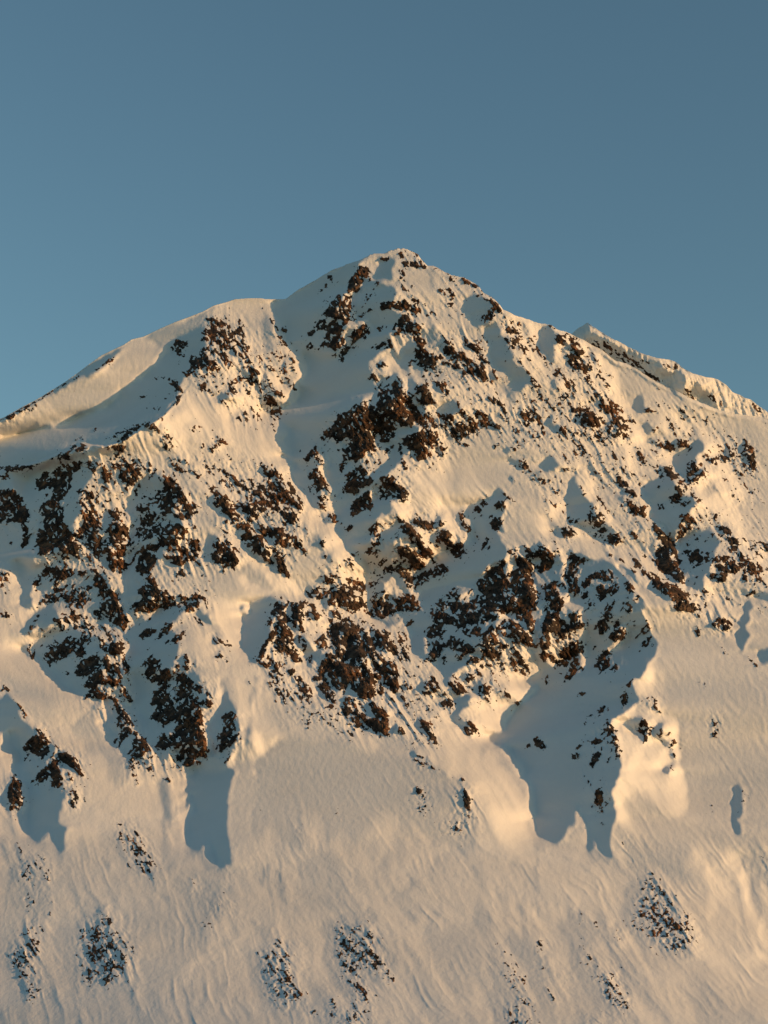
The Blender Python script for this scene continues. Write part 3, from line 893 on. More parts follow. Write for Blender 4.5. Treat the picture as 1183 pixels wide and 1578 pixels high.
R6 75 110 78 112 77 115
T 0 2
S6 8 24 12 24 16 27 18 33 15 32 12 28
S6 14 8 18 4 28 0 34 2 36 8 28 12 24 18 20 28 18 30 20 20 22 12 26 8 18 14 16 20 14 16
S7 20 28 24 20 32 15 42 16 50 18 58 20 60 28 60 40 54 50 56 56 50 58 44 56 40 50 34 49 32 42 26 36 22 34
S7 80 4 88 10 94 14 110 16 108 30 106 42 104 60 106 74 102 80 106 84 104 94 98 93 96 88 90 82 88 80 84 70 78 62 82 56 81 50 80 42 77 34 80 24 78 18 83 10
S6 0 54 4 57 8 64 14 72 18 76 20 80 10 80 2 80 0 68
S7 2 80 18 77 24 84 32 88 28 96 20 104 34 100 36 110 38 119 17 119 14 110 10 106 8 96 4 88 1 84
S7 60 74 64 70 70 72 74 78 80 82 78 92 72 90 66 88 64 82
S4 40 74 50 68 56 78 66 90 78 96 76 112 70 108 60 96 50 88 44 80
S6 112 119 115 108 119 102 119 119
S5 96 108 100 105 104 112 102 118 98 118
S4 2 104 6 102 6 112 2 112
S4 62 98 74 100 76 108 72 114 64 108
S6 110 40 119 44 119 60 112 60
S6 100 16 110 8 112 4 119 0 100 0 92 8 86 10 96 14
S6 60 4 64 8 66 14 60 12
R6 0 2 3 4 3 7 0 6
R6 14 18 16 10 22 5 22 8 18 14 17 18
R5 28 8 38 4 44 2 46 6 40 10 30 10
R6 46 8 56 12 58 15 54 14
R6 54 2 60 2 60 8 56 7
R8 58 0 72 0 74 6 77 10 74 15 70 12 64 8 60 4
R8 81 0 87 0 86 2 82 1
R6 85 3 92 0 98 1 90 4
R6 13 26 16 23 19 27 18 33 15 30
R7 24 32 28 24 34 22 40 19 44 24 40 30 34 34 28 38
R9 42 26 48 25 50 30 46 32 43 29
R5 40 18 46 18 54 20 50 24 44 24
R8 56 18 60 20 62 26 70 22 73 26 76 36 72 30 66 28 60 28
R9 44 40 48 34 56 30 60 34 60 42 64 46 56 50 50 51 49 48 54 42 44 44
R7 60 30 66 34 72 40 72 46 66 42 62 40
R7 72 48 76 54 80 59 77 60 72 56
R7 72 30 76 34 79 44 75 42
R7 37 40 41 40 40 43 37 42
R7 60 46 68 50 66 48
R7 54 50 62 54 68 56 64 58 56 57 49 58 50 55
R6 64 48 70 50 72 46 66 44 62 44
R7 66 56 72 56 70 62 76 66 78 71 72 70 70 76 70 66
R7 70 74 76 74 80 79 76 78
R5 56 60 58 60 59 72 56 74
R4 48 62 51 62 50 66
R8 76 92 82 82 80 80 84 82 87 82 88 88 91 90 88 93 82 95 78 92
R8 84 82 88 82 88 86 84 85
R6 66 84 70 80 74 76 78 80 72 86
R7 69 88 72 87 71 90
R8 83 18 88 14 95 14 92 17 86 21
R7 95 18 100 12 106 9 104 14 98 19
R6 99 24 102 20 108 17 108 20 102 24
R7 108 18 112 14 112 18 108 21
R6 86 34 92 30 97 34 98 38 90 38 86 38
R9 87 44 90 34 97 34 95 40 90 46
R6 89 46 94 44 92 48
R9 106 32 108 30 107 33
R9 105 36 109 36 109 39
R7 112 29 115 33 115 40 112 38
R8 94 46 98 40 102 38 104 44 98 50
R8 90 62 94 52 100 48 102 56 105 60 98 60
R9 91 70 96 62 102 60 106 62 106 70 100 74
R8 108 42 114 44 118 50 116 54 112 60 107 52
R8 108 64 112 56 118 60 119 76 119 84 112 82 108 72
R9 94 86 98 80 102 78 103 88 98 89
R9 103 80 110 76 119 80 119 86 108 86 104 86
R7 106 96 110 88 116 86 119 92 119 99 112 100
R6 0 47 3 49 2 53
R8 4 57 10 62 14 68 18 72 14 70 8 62
R7 9 67 12 67 13 69
R8 18 74 24 78 25 80 18 77
R7 24 81 30 86 32 88 26 85
R8 11 88 18 80 24 80 27 88 26 93 20 94 16 90 12 90
R7 11 94 16 92 15 96
R7 18 112 20 104 28 98 32 94 34 104 36 112 31 114 28 106 22 110
R7 26 96 32 90 30 94
R8 33 92 38 90 44 94 48 104 50 107 44 104 38 98 34 96
R7 38 102 42 106 40 110
R5 40 114 46 112 44 119
R8 2 114 6 104 10 108 12 118 6 118
R9 98 107 103 108 103 110
R6 87 100 90 102 89 104
R5 78 103 80 101 80 104
R5 80 108 83 110 82 112
R4 34 66 38 76 42 80 36 72
R5 86 92 90 96 88 96
T 1 2
S6 0 0 6 6 10 14 8 18 2 8
S7 32 0 60 0 50 8 48 14 44 24 42 30 38 36 34 37 30 30 27 28 28 18 32 10
S6 58 2 62 16 66 24 70 34 72 44 76 50 74 44 74 36 78 30 82 28 78 26 76 28 70 22 68 18 74 14 70 14 66 20 62 10
S5 10 14 18 20 16 24 10 20
S5 11 32 16 26 18 28 15 32
S7 8 119 0 119 0 102 6 96 10 90 8 84 6 76 10 70 16 62 19 53 21 60 24 64 27 72 28 80 26 90 22 98 26 104 24 110 20 119
S4 14 50 20 45 24 52 26 64 30 72 32 84 36 98 32 108 26 104 28 86 24 70 19 56
S5 34 66 36 76 38 86 36 92 34 80
S4 20 108 32 104 40 108 28 119 18 119
S4.6 60 82 84 84 119 92 119 119 40 119 36 100 48 88
S3 62 78 84 74 100 84 119 90 119 108 90 96 70 92
S4 34 44 38 46 36 60 33 60
S7 110 0 119 2 119 10 112 8
S4 0 46 4 50 10 58 4 60
S5 76 52 80 48 86 54 90 60 84 58
R8 46 10 48 2 52 0 50 6 48 10 47 14
R8 48 14 52 12 50 18 46 22 44 30 40 36 38 34 42 26
R6 50 0 58 0 58 10 60 18 62 28 58 26 54 20 52 10
R9 52 8 56 10 57 14 53 12
R8 50 21 56 20 57 26 54 28 50 26
R7 40 36 46 32 48 36 44 38
R7 50 35 54 34 53 38 50 38
R8 60 0 68 0 68 6 66 12 70 17 66 16 62 12
R7 64 18 70 20 70 28 66 28 65 24
R8 69 32 73 30 74 36 71 35
R6 56 12 62 18 62 28 68 34 64 36 58 30
R7 62 43 68 44 72 50 74 56 74 60 70 56 66 52
R7 57 40 62 39 64 41 59 42
R5 46 40 56 42 56 46 48 46
R4 44 46 56 50 60 58 54 58
R5 60 54 65 54 64 57
R7 70 2 76 4 79 8 76 8
R5 70 0 80 6 84 10 76 6
R6 80 0 92 6 88 8
R8 74 22 79 20 82 22 82 26 78 25
R5 82 14 88 12 84 22
R9 85 12 92 10 98 14 104 20 106 28 108 36 112 44 113 52 110 58 104 52 98 44 92 36 88 28 86 20
R8 92 28 100 30 104 44 108 58 102 56 96 48 90 40
R8 82 30 90 30 96 44 92 42 86 40
R7 82 38 88 40 96 50 92 54 86 50
R7 74 46 80 34 82 30 84 40 80 44 76 46
R8 76 50 82 46 86 54 88 62 82 56
R8 92 58 96 56 100 58 102 64 94 64
R8 90 62 100 64 112 70 118 72 118 79 112 78 106 72 102 76 96 68
R7 108 58 114 62 118 64 118 72 112 68
R6 104 12 110 16 114 28 108 26
R5 92 8 98 8 104 14 100 16
R7 112 14 119 16 119 26 114 22
R5 108 24 119 36 119 50 112 40
R6 106 4 110 4 109 5
R7 110 0 119 0 119 6 114 6
R5 84 68 90 72 86 71
R6 83 73 88 77 94 79 90 79
R6 88 79 94 83 100 85 94 82
R6 68 72 72 70 70 75
R4 57 76 62 76 60 78
R4 64 103 70 102 66 105
R5 74 65 82 68 78 68
R4 96 75 98 76 97 76
R7 10 20 14 18 18 22 20 25 15 24
R7 12 32 16 28 18 31 16 32
R7 18 32 21 34 20 36
R6 6 16 9 15 8 20
R5 0 6 4 8 6 14
R4 0 34 4 36 4 40
R5 8 44 12 44 13 48
R7 0 46 4 50 10 55 12 58 8 56 2 53
R8 2 60 8 58 11 60 10 63 5 62
R8 0 62 4 66 6 78 8 90 7 95 2 92 0 90
R8 0 96 4 97 4 99 0 98
R8 17 72 19 67 24 65 27 68 24 70 26 78 28 80 24 86 20 86 16 91 13 90 13 86 17 78
R6 17 94 22 90 22 94 19 99
R7 10 68 10 72
R5 28 82 30 84 28 84
R5 34 46 37 46 37 49 34 48
R6 76 118 84 118 84 119
T 2 2
L 68 12 74 11 80 19 78 25 72 19
L 82 10 90 12 93 22 91 30 95 42 88 44 86 34 84 22
L 46 28 54 26 60 32 60 36 54 38 48 34
S7 14 0 30 0 30 10 24 20 28 32 34 36 36 44 40 50 44 54 54 56 52 60 49 66 52 72 48 76 44 74 42 68 48 62 44 56 38 48 36 40 30 34 26 32 18 30 16 22 14 14
S7 30 0 70 0 70 10 62 20 60 34 56 30 48 20 44 34 50 36 54 34 60 34 54 38 44 40 40 46 36 42 34 30 26 20
S7 70 8 78 10 76 2 94 0 98 4 104 0 119 0 119 8 110 18 108 6 104 10 100 16 98 24 100 32 108 38 119 26 119 119 96 119 92 112 88 106 87 98 82 94 80 88 70 86 66 82 70 78 77 76 78 68 82 64 90 56 97 50 92 48 89 46 94 44 96 40 92 34 90 28 94 26 94 10 86 4 80 8 84 18 76 12
S6 26 46 30 38 34 36 30 42 22 52 20 50
S5 54 50 58 44 62 48 60 52 56 52
S5 73 56 76 48 78 46 78 58 74 58
S5 75 62 80 58 84 60 80 64
S5 64 40 68 44 68 50 72 60 66 54
S6 0 0 12 0 16 8 14 14 8 10 2 14
S5 32 56 36 52 40 58 34 60
S3 70 88 80 92 86 98 80 104 74 100
S5 50 28 56 30 58 36 52 34
S4.6 0 88 20 94 36 103 50 110 60 119 0 119
R6 0 0 6 4 0 8
R8 8 0 22 0 20 2 10 2
R8 0 17 6 22 7 28 2 29 0 26
R5 8 14 14 18 17 26 16 34 12 32 10 24
R8 13 10 17 8 17 12 14 13
R9 29 8 32 0 38 0 40 8 36 12 32 10
R8 25 20 30 12 36 12 36 18 30 20
R8 28 30 32 22 36 20 38 24 34 32 30 32
R8 36 9 44 6 50 8 50 14 44 12
R7 40 0 48 0 46 6 42 4
R9 54 4 62 1 69 4 70 8 62 10 56 8
R9 45 4 50 0 58 1 52 8 46 8
R8 48 16 54 14 60 14 60 18 54 20
R6 54 8 60 10 58 14 52 12
R7 38 26 42 18 48 20 54 24 57 28 52 30 46 28
R8 44 24 52 24 54 28 46 28
R7 50 30 58 32 61 33 57 37 53 34
R5 35 32 39 32 38 38 35 37
R8 61 28 62 18 68 10 70 12 70 20 76 26 74 30 66 32 62 30
R6 68 10 74 12 80 18 76 20
R7 76 12 82 9 88 16 92 20 94 26 88 24 82 20
R8 80 0 90 0 92 6 94 14 92 16 88 10 82 6
R7 75 8 80 8 80 12 76 11
R6 76 28 84 28 88 34 91 40 88 44 82 40 78 34
R7 84 34 90 36 91 42 86 42
R7 68 34 74 33 74 36 69 36
R7 63 37 66 36 66 38
R7 68 38 70 39 69 41
R7 72 38 74 40 73 41
R8 50 42 56 42 57 45 53 46
R7 39 48 44 42 46 46 50 52 54 54 48 55 44 52 40 49
R8 45 51 52 54 50 55
R7 58 51 64 48 67 53 66 58 63 56
R7 64 60 66 60 66 61
R8 70 59 71 60 70 61
R7 76 54 79 56 78 58
R8 82 60 86 59 84 62
R8 77 65 80 65 79 66
R6 48 77 52 72 56 72 58 78 56 80 52 80
R9 99 46 102 43 104 47 101 49
R9 105 38 107 38 107 40
R8 98 34 98 22 100 8 104 2 112 0 108 6 102 10 102 22 102 32
R8 102 8 110 8 116 12 114 20 108 22 106 16 100 18
R7 110 26 118 20 118 34 112 38 110 34
R8 112 44 118 40 117 45 113 46
R9 109 42 111 42 110 44
R7 111 6 119 2 119 6
R9 93 84 95 81 98 84 101 88 99 90 95 87
R9 88 87 92 87 91 88
R9 116 92 119 92 119 96 117 95
R7 0 36 6 34 9 40 6 43 2 40
R8 2 46 8 44 9 54 6 54 2 50
R7 10 48 18 50 16 53
R6 3 56 6 58 5 60
R6 24 47 32 46 36 52 30 54 26 56 24 52
R8 34 60 40 58 46 61 40 62 36 63
R8 0 63 2 68 0 66
R7 5 68 8 72 6 72
R8 8 72 12 76 15 83 10 80
R7 0 77 4 80 4 82 1 81
R8 22 70 28 72 30 78 32 82 34 86 31 86 28 80 24 74
R8 23 84 27 86 26 87
R8 15 83 19 85 18 87
R8 18 88 24 92 26 96 21 94
R7 17 96 24 96 30 100 36 103 30 102 22 98
R6 27 96 31 98 29 99
R8 46 107 50 108 52 116 54 117 52 119 48 118 50 112
R6 8 107 14 106 9 108
R5 20 112 26 112 26 118
R5 8 89 12 92 9 91
R4 10 80 16 86 24 94 20 92
R6 18 64 20 66 19 67
R5 40 106 46 108 42 108
R5 0 50 2 54 0 56
T 3 2
L 30 12 36 14 33 20 28 26 22 31 19 28 26 20
S3.5 48 0 70 0 90 18 119 44 119 119 70 119 66 70 54 40 52 22
S7 4 0 44 0 48 10 52 22 52 30 46 36 40 44 38 52 40 60 32 66 26 70 24 74 28 80 28 90 30 100 26 108 26 119 0 119 0 42 8 38 8 10
S6 30 74 36 70 42 68 46 72 48 76 42 84 38 82 32 76
S6 50 76 54 72 58 72 56 80 60 86 58 90 54 84 50 80
S5 54 102 60 98 62 104 58 104
S3 76 80 84 70 84 90 82 110 78 119 76 104
S4 80 110 96 100 119 96 119 119 78 119
S5 78 8 84 6 88 2 90 8 86 12 82 10
S6 101 20 104 2 108 0 108 14 110 18 106 28 108 32 112 34 107 32 103 26 100 20
S6 116 26 119 26 119 40 117 36
S4 40 58 46 58 50 62 44 66 38 64
S3 84 20 92 24 98 30 88 26
S3 76 112 84 108 88 119 76 119
S6 100 112 104 112 106 118 100 118
R8 0 2 2 6 7 12 4 14 0 14
R5 0 20 6 24 4 30
R7 0 34 5 36 6 40 0 41
R7 7 0 13 0 12 2
R7 18 6 20 0 23 2 24 8 20 8
R9 12 10 18 8 22 12 20 16 16 17 15 14
R9 31 0 35 0 36 3 32 3
R7 25 10 30 6 28 12 25 14
R8 19 22 24 16 31 12 32 16 30 20 26 22 22 20
R5 36 10 42 4 42 8
R7 42 16 46 9 48 14 44 18
R8 41 26 45 20 49 18 46 24
R7 37 31 40 28 39 31
R7 48 24 50 22 50 26
R8 15 29 18 26 17 28
R9 14 36 19 29 22 28 21 34 22 38 18 40 14 38
R8 22 41 26 35 28 38 27 42
R7 31 50 38 44 35 50
R8 29 56 33 54 34 60 30 64
R7 6 75 8 69 14 65 19 62 18 66 15 70 12 68 8 74
R8 19 65 24 61 22 65
R8 3 54 7 54 5 56
R6 4 48 5 50
R8 17 77 22 72 26 71 25 77 22 80
R7 8 84 14 82 19 78 16 86 12 86
R7 22 86 26 78 27 88 24 91
R6 26 76 27 90 29 94 26 96
R8 10 88 13 88 12 90
R8 9 100 12 93 18 87 17 92 14 98 12 101
R7 20 98 23 92 22 98
R7 1 89 7 84 4 88
R7 8 110 12 106 10 112
R6 15 106 19 107 16 110
R8 10 118 14 114 18 113 19 118
R6 40 62 43 58 42 63
R7 44 57 47 56 46 58
R7 48 56 51 55 52 60 54 64 55 67 52 66
R8 39 74 44 70 46 74 46 82 46 85 43 86 43 80 40 78
R7 46 74 50 75 48 80
R7 56 72 60 74 59 76
R8 53 80 55 76 56 80 54 82
R8 59 78 61 78 60 81
R7 59 86 63 82 64 86 60 88
R6 61 88 64 92 63 97
R8 59 104 61 99 63 102 61 105
R6 46 43 48 43 47 44
R5 47 37 50 36 49 37
R8 69 0 76 0 76 4 80 8 74 5
R6 76 0 84 4 80 4
R8 86 12 89 7 94 7 100 11 98 13 94 16 90 14
R6 70 6 74 6 72 9
R7 75 15 78 13 80 17 78 19
R6 84 16 88 17 86 19
R5 91 24 97 30 94 30
R8 108 31 112 34 116 39 112 36
R3 77 45 84 48 80 55
R3 86 64 92 70 90 82 84 80 86 72
R3 76 66 82 68
R8 116 59 119 59 119 60
R6 104 115 107 115 106 118
R5 67 112 69 114 68 115
Z1.7 600 470 700 440 760 480 860 520 940 580 1010 680 990 790 900 770 840 700 780 690 700 620 620 560
Z1.5 860 620 960 640 1080 740 1176 800 1176 960 1100 950 1040 860 960 820 860 740
Z1.5 1010 600 1110 650 1176 700 1176 800 1080 740
Z1.7 300 480 420 480 450 600 420 660 330 620 290 560
Z1.7 300 700 430 720 490 830 430 860 330 790
Z1.7 40 720 210 700 300 760 330 900 250 1000 340 1060 300 1160 200 1190 150 1060 60 1000 40 900
Z1.6 480 850 560 860 640 960 700 1060 660 1150 560 1060 500 980
Z1.7 560 780 680 780 720 860 640 960 560 900
Z1.7 650 900 900 860 980 920 1000 1020 900 1040 680 1040
Z1.7 620 1000 780 1040 760 1090 660 1100
Z1.5 400 1000 520 1080 560 1140 440 1110
Z1.7 560 560 660 580 720 640 680 720 560 760 500 700
Z1.7 480 430 560 400 600 470 560 560 480 540
Z1.5 780 700 900 740 980 840 880 820 800 740
"""

def relief(B):
    """small forms on top of the big ribs: flutes, wind ripples, lumpy snow over hidden rock"""
    halo, sh = B['halo'], B['sh']
    an = B['aniso']
    near = np.clip(halo*2.2, 0, 1)
    wide = np.clip(blur(B['rk'], 18)*3.0, 0, 1)
    d = 8.0*wide*(an(64, 22, 111, 3, ridged)+0.2)
    d += 15.0*near*an(22, 9, 101, 4, ridged) + 9.0*near*fbm(UU/8, VV/8, 103, 3)
    shy = 1-0.75*np.clip(B['shb']*1.2, 0, 1)
    d *= shy*0.9+0.1
    d += (17.0*blur(B['rk'], 2)+10.0*blur(B['rk'], 5))*shy                # crags stand out of the face
    xw, yw = UU+5*fbm(UU/14, VV/14, 113, 3), VV+5*fbm(UU/14, VV/14, 114, 3)
    d += 15.0*np.clip(np.maximum(wide*1.3, 0.22*np.clip((VV-1230)/80, 0, 1)), 0.12, 1)*B['rib']*(1-0.8*B['shb'])
    d += 5.0*near*facets(*rot(xw, yw, 60, 17, 10), 115, 1.3)
    wob = 1.1*fbm(UU/70, VV/70, 4, 3)
    x, y = rot(UU, VV, 62, 120, 21)
    x2, y2 = rot(UU, VV, 80, 120, 23)
    k = np.clip((UU-420)/250, 0, 1)
    fl = fbm(x+0.8*fbm(UU/60, VV/60, 3, 2), y+wob, 105, 2, 0.4)*k + fbm(x2, y2+wob, 106, 2, 0.4)*(1-k)
    mod = np.clip(0.35+2.0*fbm(UU/90, VV/90, 107, 2), 0.0, 1)
    calm = 1-0.7*np.clip(B['shb'], 0, 1)
    x3, y3 = rot(UU, VV, 56, 190, 40)
    d += (9.0*fl*mod + 16.0*fbm(x3, y3+0.9*fbm(UU/80, VV/80, 9, 2), 109, 2)*k)*(1-0.4*near)*calm
    d += 0.9*fbm(UU/9, VV/7, 108, 3)
    return d*B['inside']
def rock_rough(B):
    an = B['aniso']
    xw, yw = UU+2.5*fbm(UU/8, VV/8, 125, 2), VV+2.5*fbm(UU/8, VV/8, 126, 2)
    return 5.0*facets(*rot(xw, yw, 60, 9, 5.5), 127, 1.6) + 2.5*an(12, 5, 121, 3, ridged) + 0.8*fbm(UU/3.0, VV/3.0, 123, 2)
def far_masks():
    s = np.zeros(UU.shape)
    wx = 3*fbm(UU/8, VV/8, 3, 3); X = UU+wx; Y = VV+wx
    for val, p in [(1.0, [(850,520),(884,508),(903,495),(910,505),(905,515),(898,530),(880,540)]),
                   (0.75, [(898,525),(906,512),(930,520),(960,540),(990,556),(1010,580),(1030,600),(1010,610),(960,580),(920,550)]),
                   (0.45, [(960,534),(1010,552),(1040,580),(1030,595),(1000,570)]),
                   (1.0, [(1036,578),(1048,573),(1056,580),(1056,596),(1050,606),(1034,600)]),
                   (0.7, [(1086,610),(1096,606),(1106,622),(1092,624)]),
                   (0.5, [(1070,590),(1076,588),(1084,606),(1074,604)])]:
        fill(p, val, s, X, Y)
    s = blur(s, 1)
    r = np.full(UU.shape, -0.6)
    q = np.zeros(UU.shape)
    for val, p in [(0.5, [(905,528),(930,524),(960,540),(990,560),(1010,580),(1030,600),(1000,590),(940,560)]),
                   (0.4, [(980,545),(1002,556),(1000,566)]), (0.5, [(1050,604),(1060,598),(1075,618),(1060,615)]),
                   (0.5, [(1022,560),(1045,560),(1048,572),(1024,568)]), (0.5, [(1090,605),(1104,610),(1120,626),(1100,622)]), (0.5, [(1156,618),(1168,620),(1176,640),(1162,634)])]:
        fill(p, val, q, X, Y)
    r = blur(q, 1)-0.45+0.75*fbm((UU+VV)/6, (VV-UU)/3.4, 88, 3)
    r = np.where(blur(q, 2) < 0.05, -1, r)
    return s, r
SKYTINT = (1.0, 1.12, 0.97); SKYSTR = 0.12; SUNSTR = 4.4; SUNCOL = (1.0, 0.558, 0.232); EXPO = 0.0

# ------------------------------------------------------------------ scene
sc = bpy.context.scene
CAMZ = 190.0
def world_pts(u, v, t):
    x = (u-CU)/F*t; z = (CV-v)/F*t
    return np.stack([x, t*cp - z*sp_, t*sp_ + z*cp + CAMZ], -1)

def node(nt, kind, **kw):
    n = nt.nodes.new(kind)
    for k, val in kw.items():
        if k in n.inputs: n.inputs[k].default_value = val
        else: setattr(n, k, val)
    return n
def material(name):
    m = bpy.data.materials.new(name); m.use_nodes = True
    nt = m.node_tree; b = nt.nodes['Principled BSDF']
    return m, nt, b
def ramp(nt, src, stops):
    r = nt.nodes.new('ShaderNodeValToRGB'); e = r.color_ramp.elements
    while len(e) < len(stops): e.new(0.5)
    for k, (p, c) in enumerate(stops): e[k].position = p; e[k].color = (*c, 1)
    nt.links.new(src, r.inputs[0]); return r.outputs[0]

def snow_material():
    m, nt, b = material('wind_packed_snow')
    tc = node(nt, 'ShaderNodeTexCoord'); L = nt.links.new
    n1 = node(nt, 'ShaderNodeTexNoise', Scale=0.004, Detail=6.0, Roughness=0.6); L(tc.outputs['Object'], n1.inputs['Vector'])
    c = ramp(nt, n1.outputs[0], [(0.3, SNOW0), (0.7, SNOW1)])
    L(c, b.inputs['Base Color'])
    b.inputs['Roughness'].default_value = 0.75
    b.inputs['Specular IOR Level'].default_value = 0.15
    mp = node(nt, 'ShaderNodeMapping'); L(tc.outputs['Object'], mp.inputs['Vector'])
    mp.inputs['Scale'].default_value = (1.0, 0.55, 0.30); mp.inputs['Rotation'].default_value = (0, math.radians(32), 0)
    n2 = node(nt, 'ShaderNodeTexNoise', Scale=0.09, Detail=6.0, Roughness=0.62); L(mp.outputs[0], n2.inputs['Vector'])
    bp = node(nt, 'ShaderNodeBump', Strength=0.55, Distance=2.0); L(n2.outputs[0], bp.inputs['Height'])
    L(bp.outputs[0], b.inputs['Normal'])
    return m
def rock_material():
    m, nt, b = material('brown_weathered_rock')
    tc = node(nt, 'ShaderNodeTexCoord'); L = nt.links.new
    n1 = node(nt, 'ShaderNodeTexNoise', Scale=0.035, Detail=8.0, Roughness=0.7); L(tc.outputs['Object'], n1.inputs['Vector'])
    c = ramp(nt, n1.outputs[0], [(0.32, ROCK0), (0.5, ROCK1), (0.68, ROCK2)])
    c2 = ramp(nt, n1.outputs[0], [(0.30, (0.013, 0.012, 0.012)), (0.5, (0.040, 0.031, 0.025)), (0.72, (0.17, 0.11, 0.075))])
    n3 = node(nt, 'ShaderNodeTexNoise', Scale=0.007, Detail=5.0, Roughness=0.6); L(tc.outputs['Object'], n3.inputs['Vector'])
    mx = nt.nodes.new('ShaderNodeMix'); mx.data_type = 'RGBA'
    L(ramp(nt, n3.outputs[0], [(0.42, (0, 0, 0)), (0.58, (1, 1, 1))]), mx.inputs[0]); L(c, mx.inputs[6]); L(c2, mx.inputs[7])
    L(mx.outputs[2], b.inputs['Base Color'])
    b.inputs['Roughness'].default_value = 0.9; b.inputs['Specular IOR Level'].default_value = 0.15
    mp = node(nt, 'ShaderNodeMapping'); L(tc.outputs['Object'], mp.inputs['Vector'])
    mp.inputs['Scale'].default_value = (1.0, 1.0, 1.8); mp.inputs['Rotation'].default_value = (0, math.radians(-35), 0)
    n2 = node(nt, 'ShaderNodeTexNoise', Scale=0.13, Detail=8.0, Roughness=0.75); L(mp.outputs[0], n2.inputs['Vector'])
    bp = node(nt, 'ShaderNodeBump', Strength=1.0, Distance=2.5); L(n2.outputs[0], bp.inputs['Height'])
    L(bp.outputs[0], b.inputs['Normal'])
    return m
SNOW0, SNOW1 = (0.66, 0.655, 0.64), (0.72, 0.72, 0.71)
ROCK0, ROCK1, ROCK2 = (0.013, 0.010, 0.009), (0.050, 0.029, 0.018), (0.28, 0.13, 0.062)
SNOW = snow_material(); ROCK = rock_material()
GRND, _n, _b = material('dark_valley_floor'); _b.inputs['Base Color'].default_value = (0.03, 0.04, 0.03, 1); _b.inputs['Roughness'].default_value = 0.9  # dark tone chosen to weaken bounced fill light on the mountain
_t = node(_n, 'ShaderNodeTexNoise', Scale=0.002, Detail=8.0); _n.links.new(ramp(_n, _t.outputs[0], [(0.4, (0.02, 0.03, 0.02)), (0.65, (0.05, 0.055, 0.045))]), _b.inputs['Base Color'])

def quad_mesh(name, P, sel, mat, smooth=True, origin=None):
    """mesh from grid points P (h,w,3) and a boolean of the quads (h-1,w-1) to keep"""
    h, w = P.shape[:2]
    ii, jj = np.nonzero(sel)
    a = ii*w+jj
    Q = np.stack([a, a+w, a+w+1, a+1], -1)
    used, inv = np.unique(Q.ravel(), return_inverse=True)
    co = P.reshape(-1, 3)[used].astype(np.float64)
    if origin is None: origin = np.zeros(3)
    co = co-origin
    me = bpy.data.meshes.new(name)
    me.vertices.add(len(used)); me.vertices.foreach_set('co', co.astype(np.float32).ravel())
    n = len(Q)
    me.loops.add(4*n); me.loops.foreach_set('vertex_index', inv.astype(np.int32).ravel())
    me.polygons.add(n); me.polygons.foreach_set('loop_start', (4*np.arange(n)).astype(np.int32))
    me.polygons.foreach_set('loop_total', np.full(n, 4, np.int32))
    me.polygons.foreach_set('use_smooth', np.full(n, smooth))
    me.update(calc_edges=True); me.validate()
    me.materials.append(mat)
    o = bpy.data.objects.new(name, me); sc.collection.objects.link(o); o.location = origin
    return o
def tag(o, label=None, cat=None, group=None, kind=None):
    if label: o['label'] = label
    if cat: o['category'] = cat
    if group: o['group'] = group
    if kind: o['kind'] = kind
    return o

B = build(TRACE, 13)
show, halo, t0, D, m, sk, nz = (B[k] for k in ('show', 'halo', 't0', 'D', 'm', 'sk', 'nz'))
aniso, shb = B['aniso'], B['shb']
D2 = B['D2']
t = t0-D-D2
def backed(t, sk, depth=1600.0):
    """points of the face; rows over the skyline become the back of the mountain"""
    above = VV < sk
    first = np.argmax(~above, axis=0)                      # first row on the face
    tt = t[first, np.arange(NU)]
    tt = np.convolve(np.pad(tt, 3, mode='edge'), np.ones(7)/7, 'valid')[None, :]
    Ve = np.where(above, sk, VV); te = np.where(above, tt, t)
    near = np.clip(1-(VV-sk)/3.5, 0, 1)*(~above)
    te = te*(1-near)+tt*near
    P = world_pts(UU, Ve, te)
    k = np.where(above, (sk-VV)/np.maximum(sk-V0, 1), 0)
    P[..., 1] += depth*k**1.5; P[..., 2] -= 0.75*depth*k**1.5
    return P, te
P, te = backed(t, sk)
allq = np.ones((NV-1, NU-1), bool)
mount = quad_mesh('mountain', P, allq, SNOW)
tag(mount, 'steep snow covered mountain with rocky ribs and blue shaded gullies filling the photo', 'mountain', kind='structure')

# bare rock: a rough surface that stands out of the snow where the face is too steep to hold it
rough = rock_rough(B)
off = np.where(show > 0, 1.0+np.clip(show, 0, 1)*3.0+rough*np.clip(show*5+0.15, 0, 1), np.clip(show*30, -6, 0.8))
ok = (VV > sk+0.8)
off = np.where(ok, off, -6)
tr = te-off
PR = world_pts(UU, np.maximum(VV, sk), tr)
vis = (off > -0.8) & ok
cellsel = vis[:-1, :-1] | vis[1:, :-1] | vis[:-1, 1:] | vis[1:, 1:]
cu, cv = UU[:-1, :-1]+6*fbm(UU[:-1, :-1]/14, VV[:-1, :-1]/14, 71, 2), VV[:-1, :-1]+6*fbm(UU[:-1, :-1]/14, VV[:-1, :-1]/14, 72, 2)
best = np.full(cu.shape, 1.0); own = np.full(cu.shape, -1)
for k, (u, v, a, b, deg, lab) in enumerate(OUT):
    x, y = rot(cu-u, cv-v, deg if a >= b else deg, a*1.15, b*1.15)
    d = x*x+y*y
    w = d < best
    best = np.where(w, d, best); own = np.where(w, k, own)
for k, (u, v, a, b, deg, lab) in enumerate(OUT):
    s = cellsel & (own == k)
    if s.sum() < 12: print('EMPTY', lab); continue
    i = min(max(int((v-V0)/SP), 0), NV-1); j = min(max(int((u-U0)/SP), 0), NU-1)
    o = quad_mesh('rock_outcrop', PR, s, ROCK, smooth=False, origin=P[i, j])
    tag(o, lab, 'rock outcrop', 'rock outcrops on the mountain face')
s = cellsel & (own < 0)
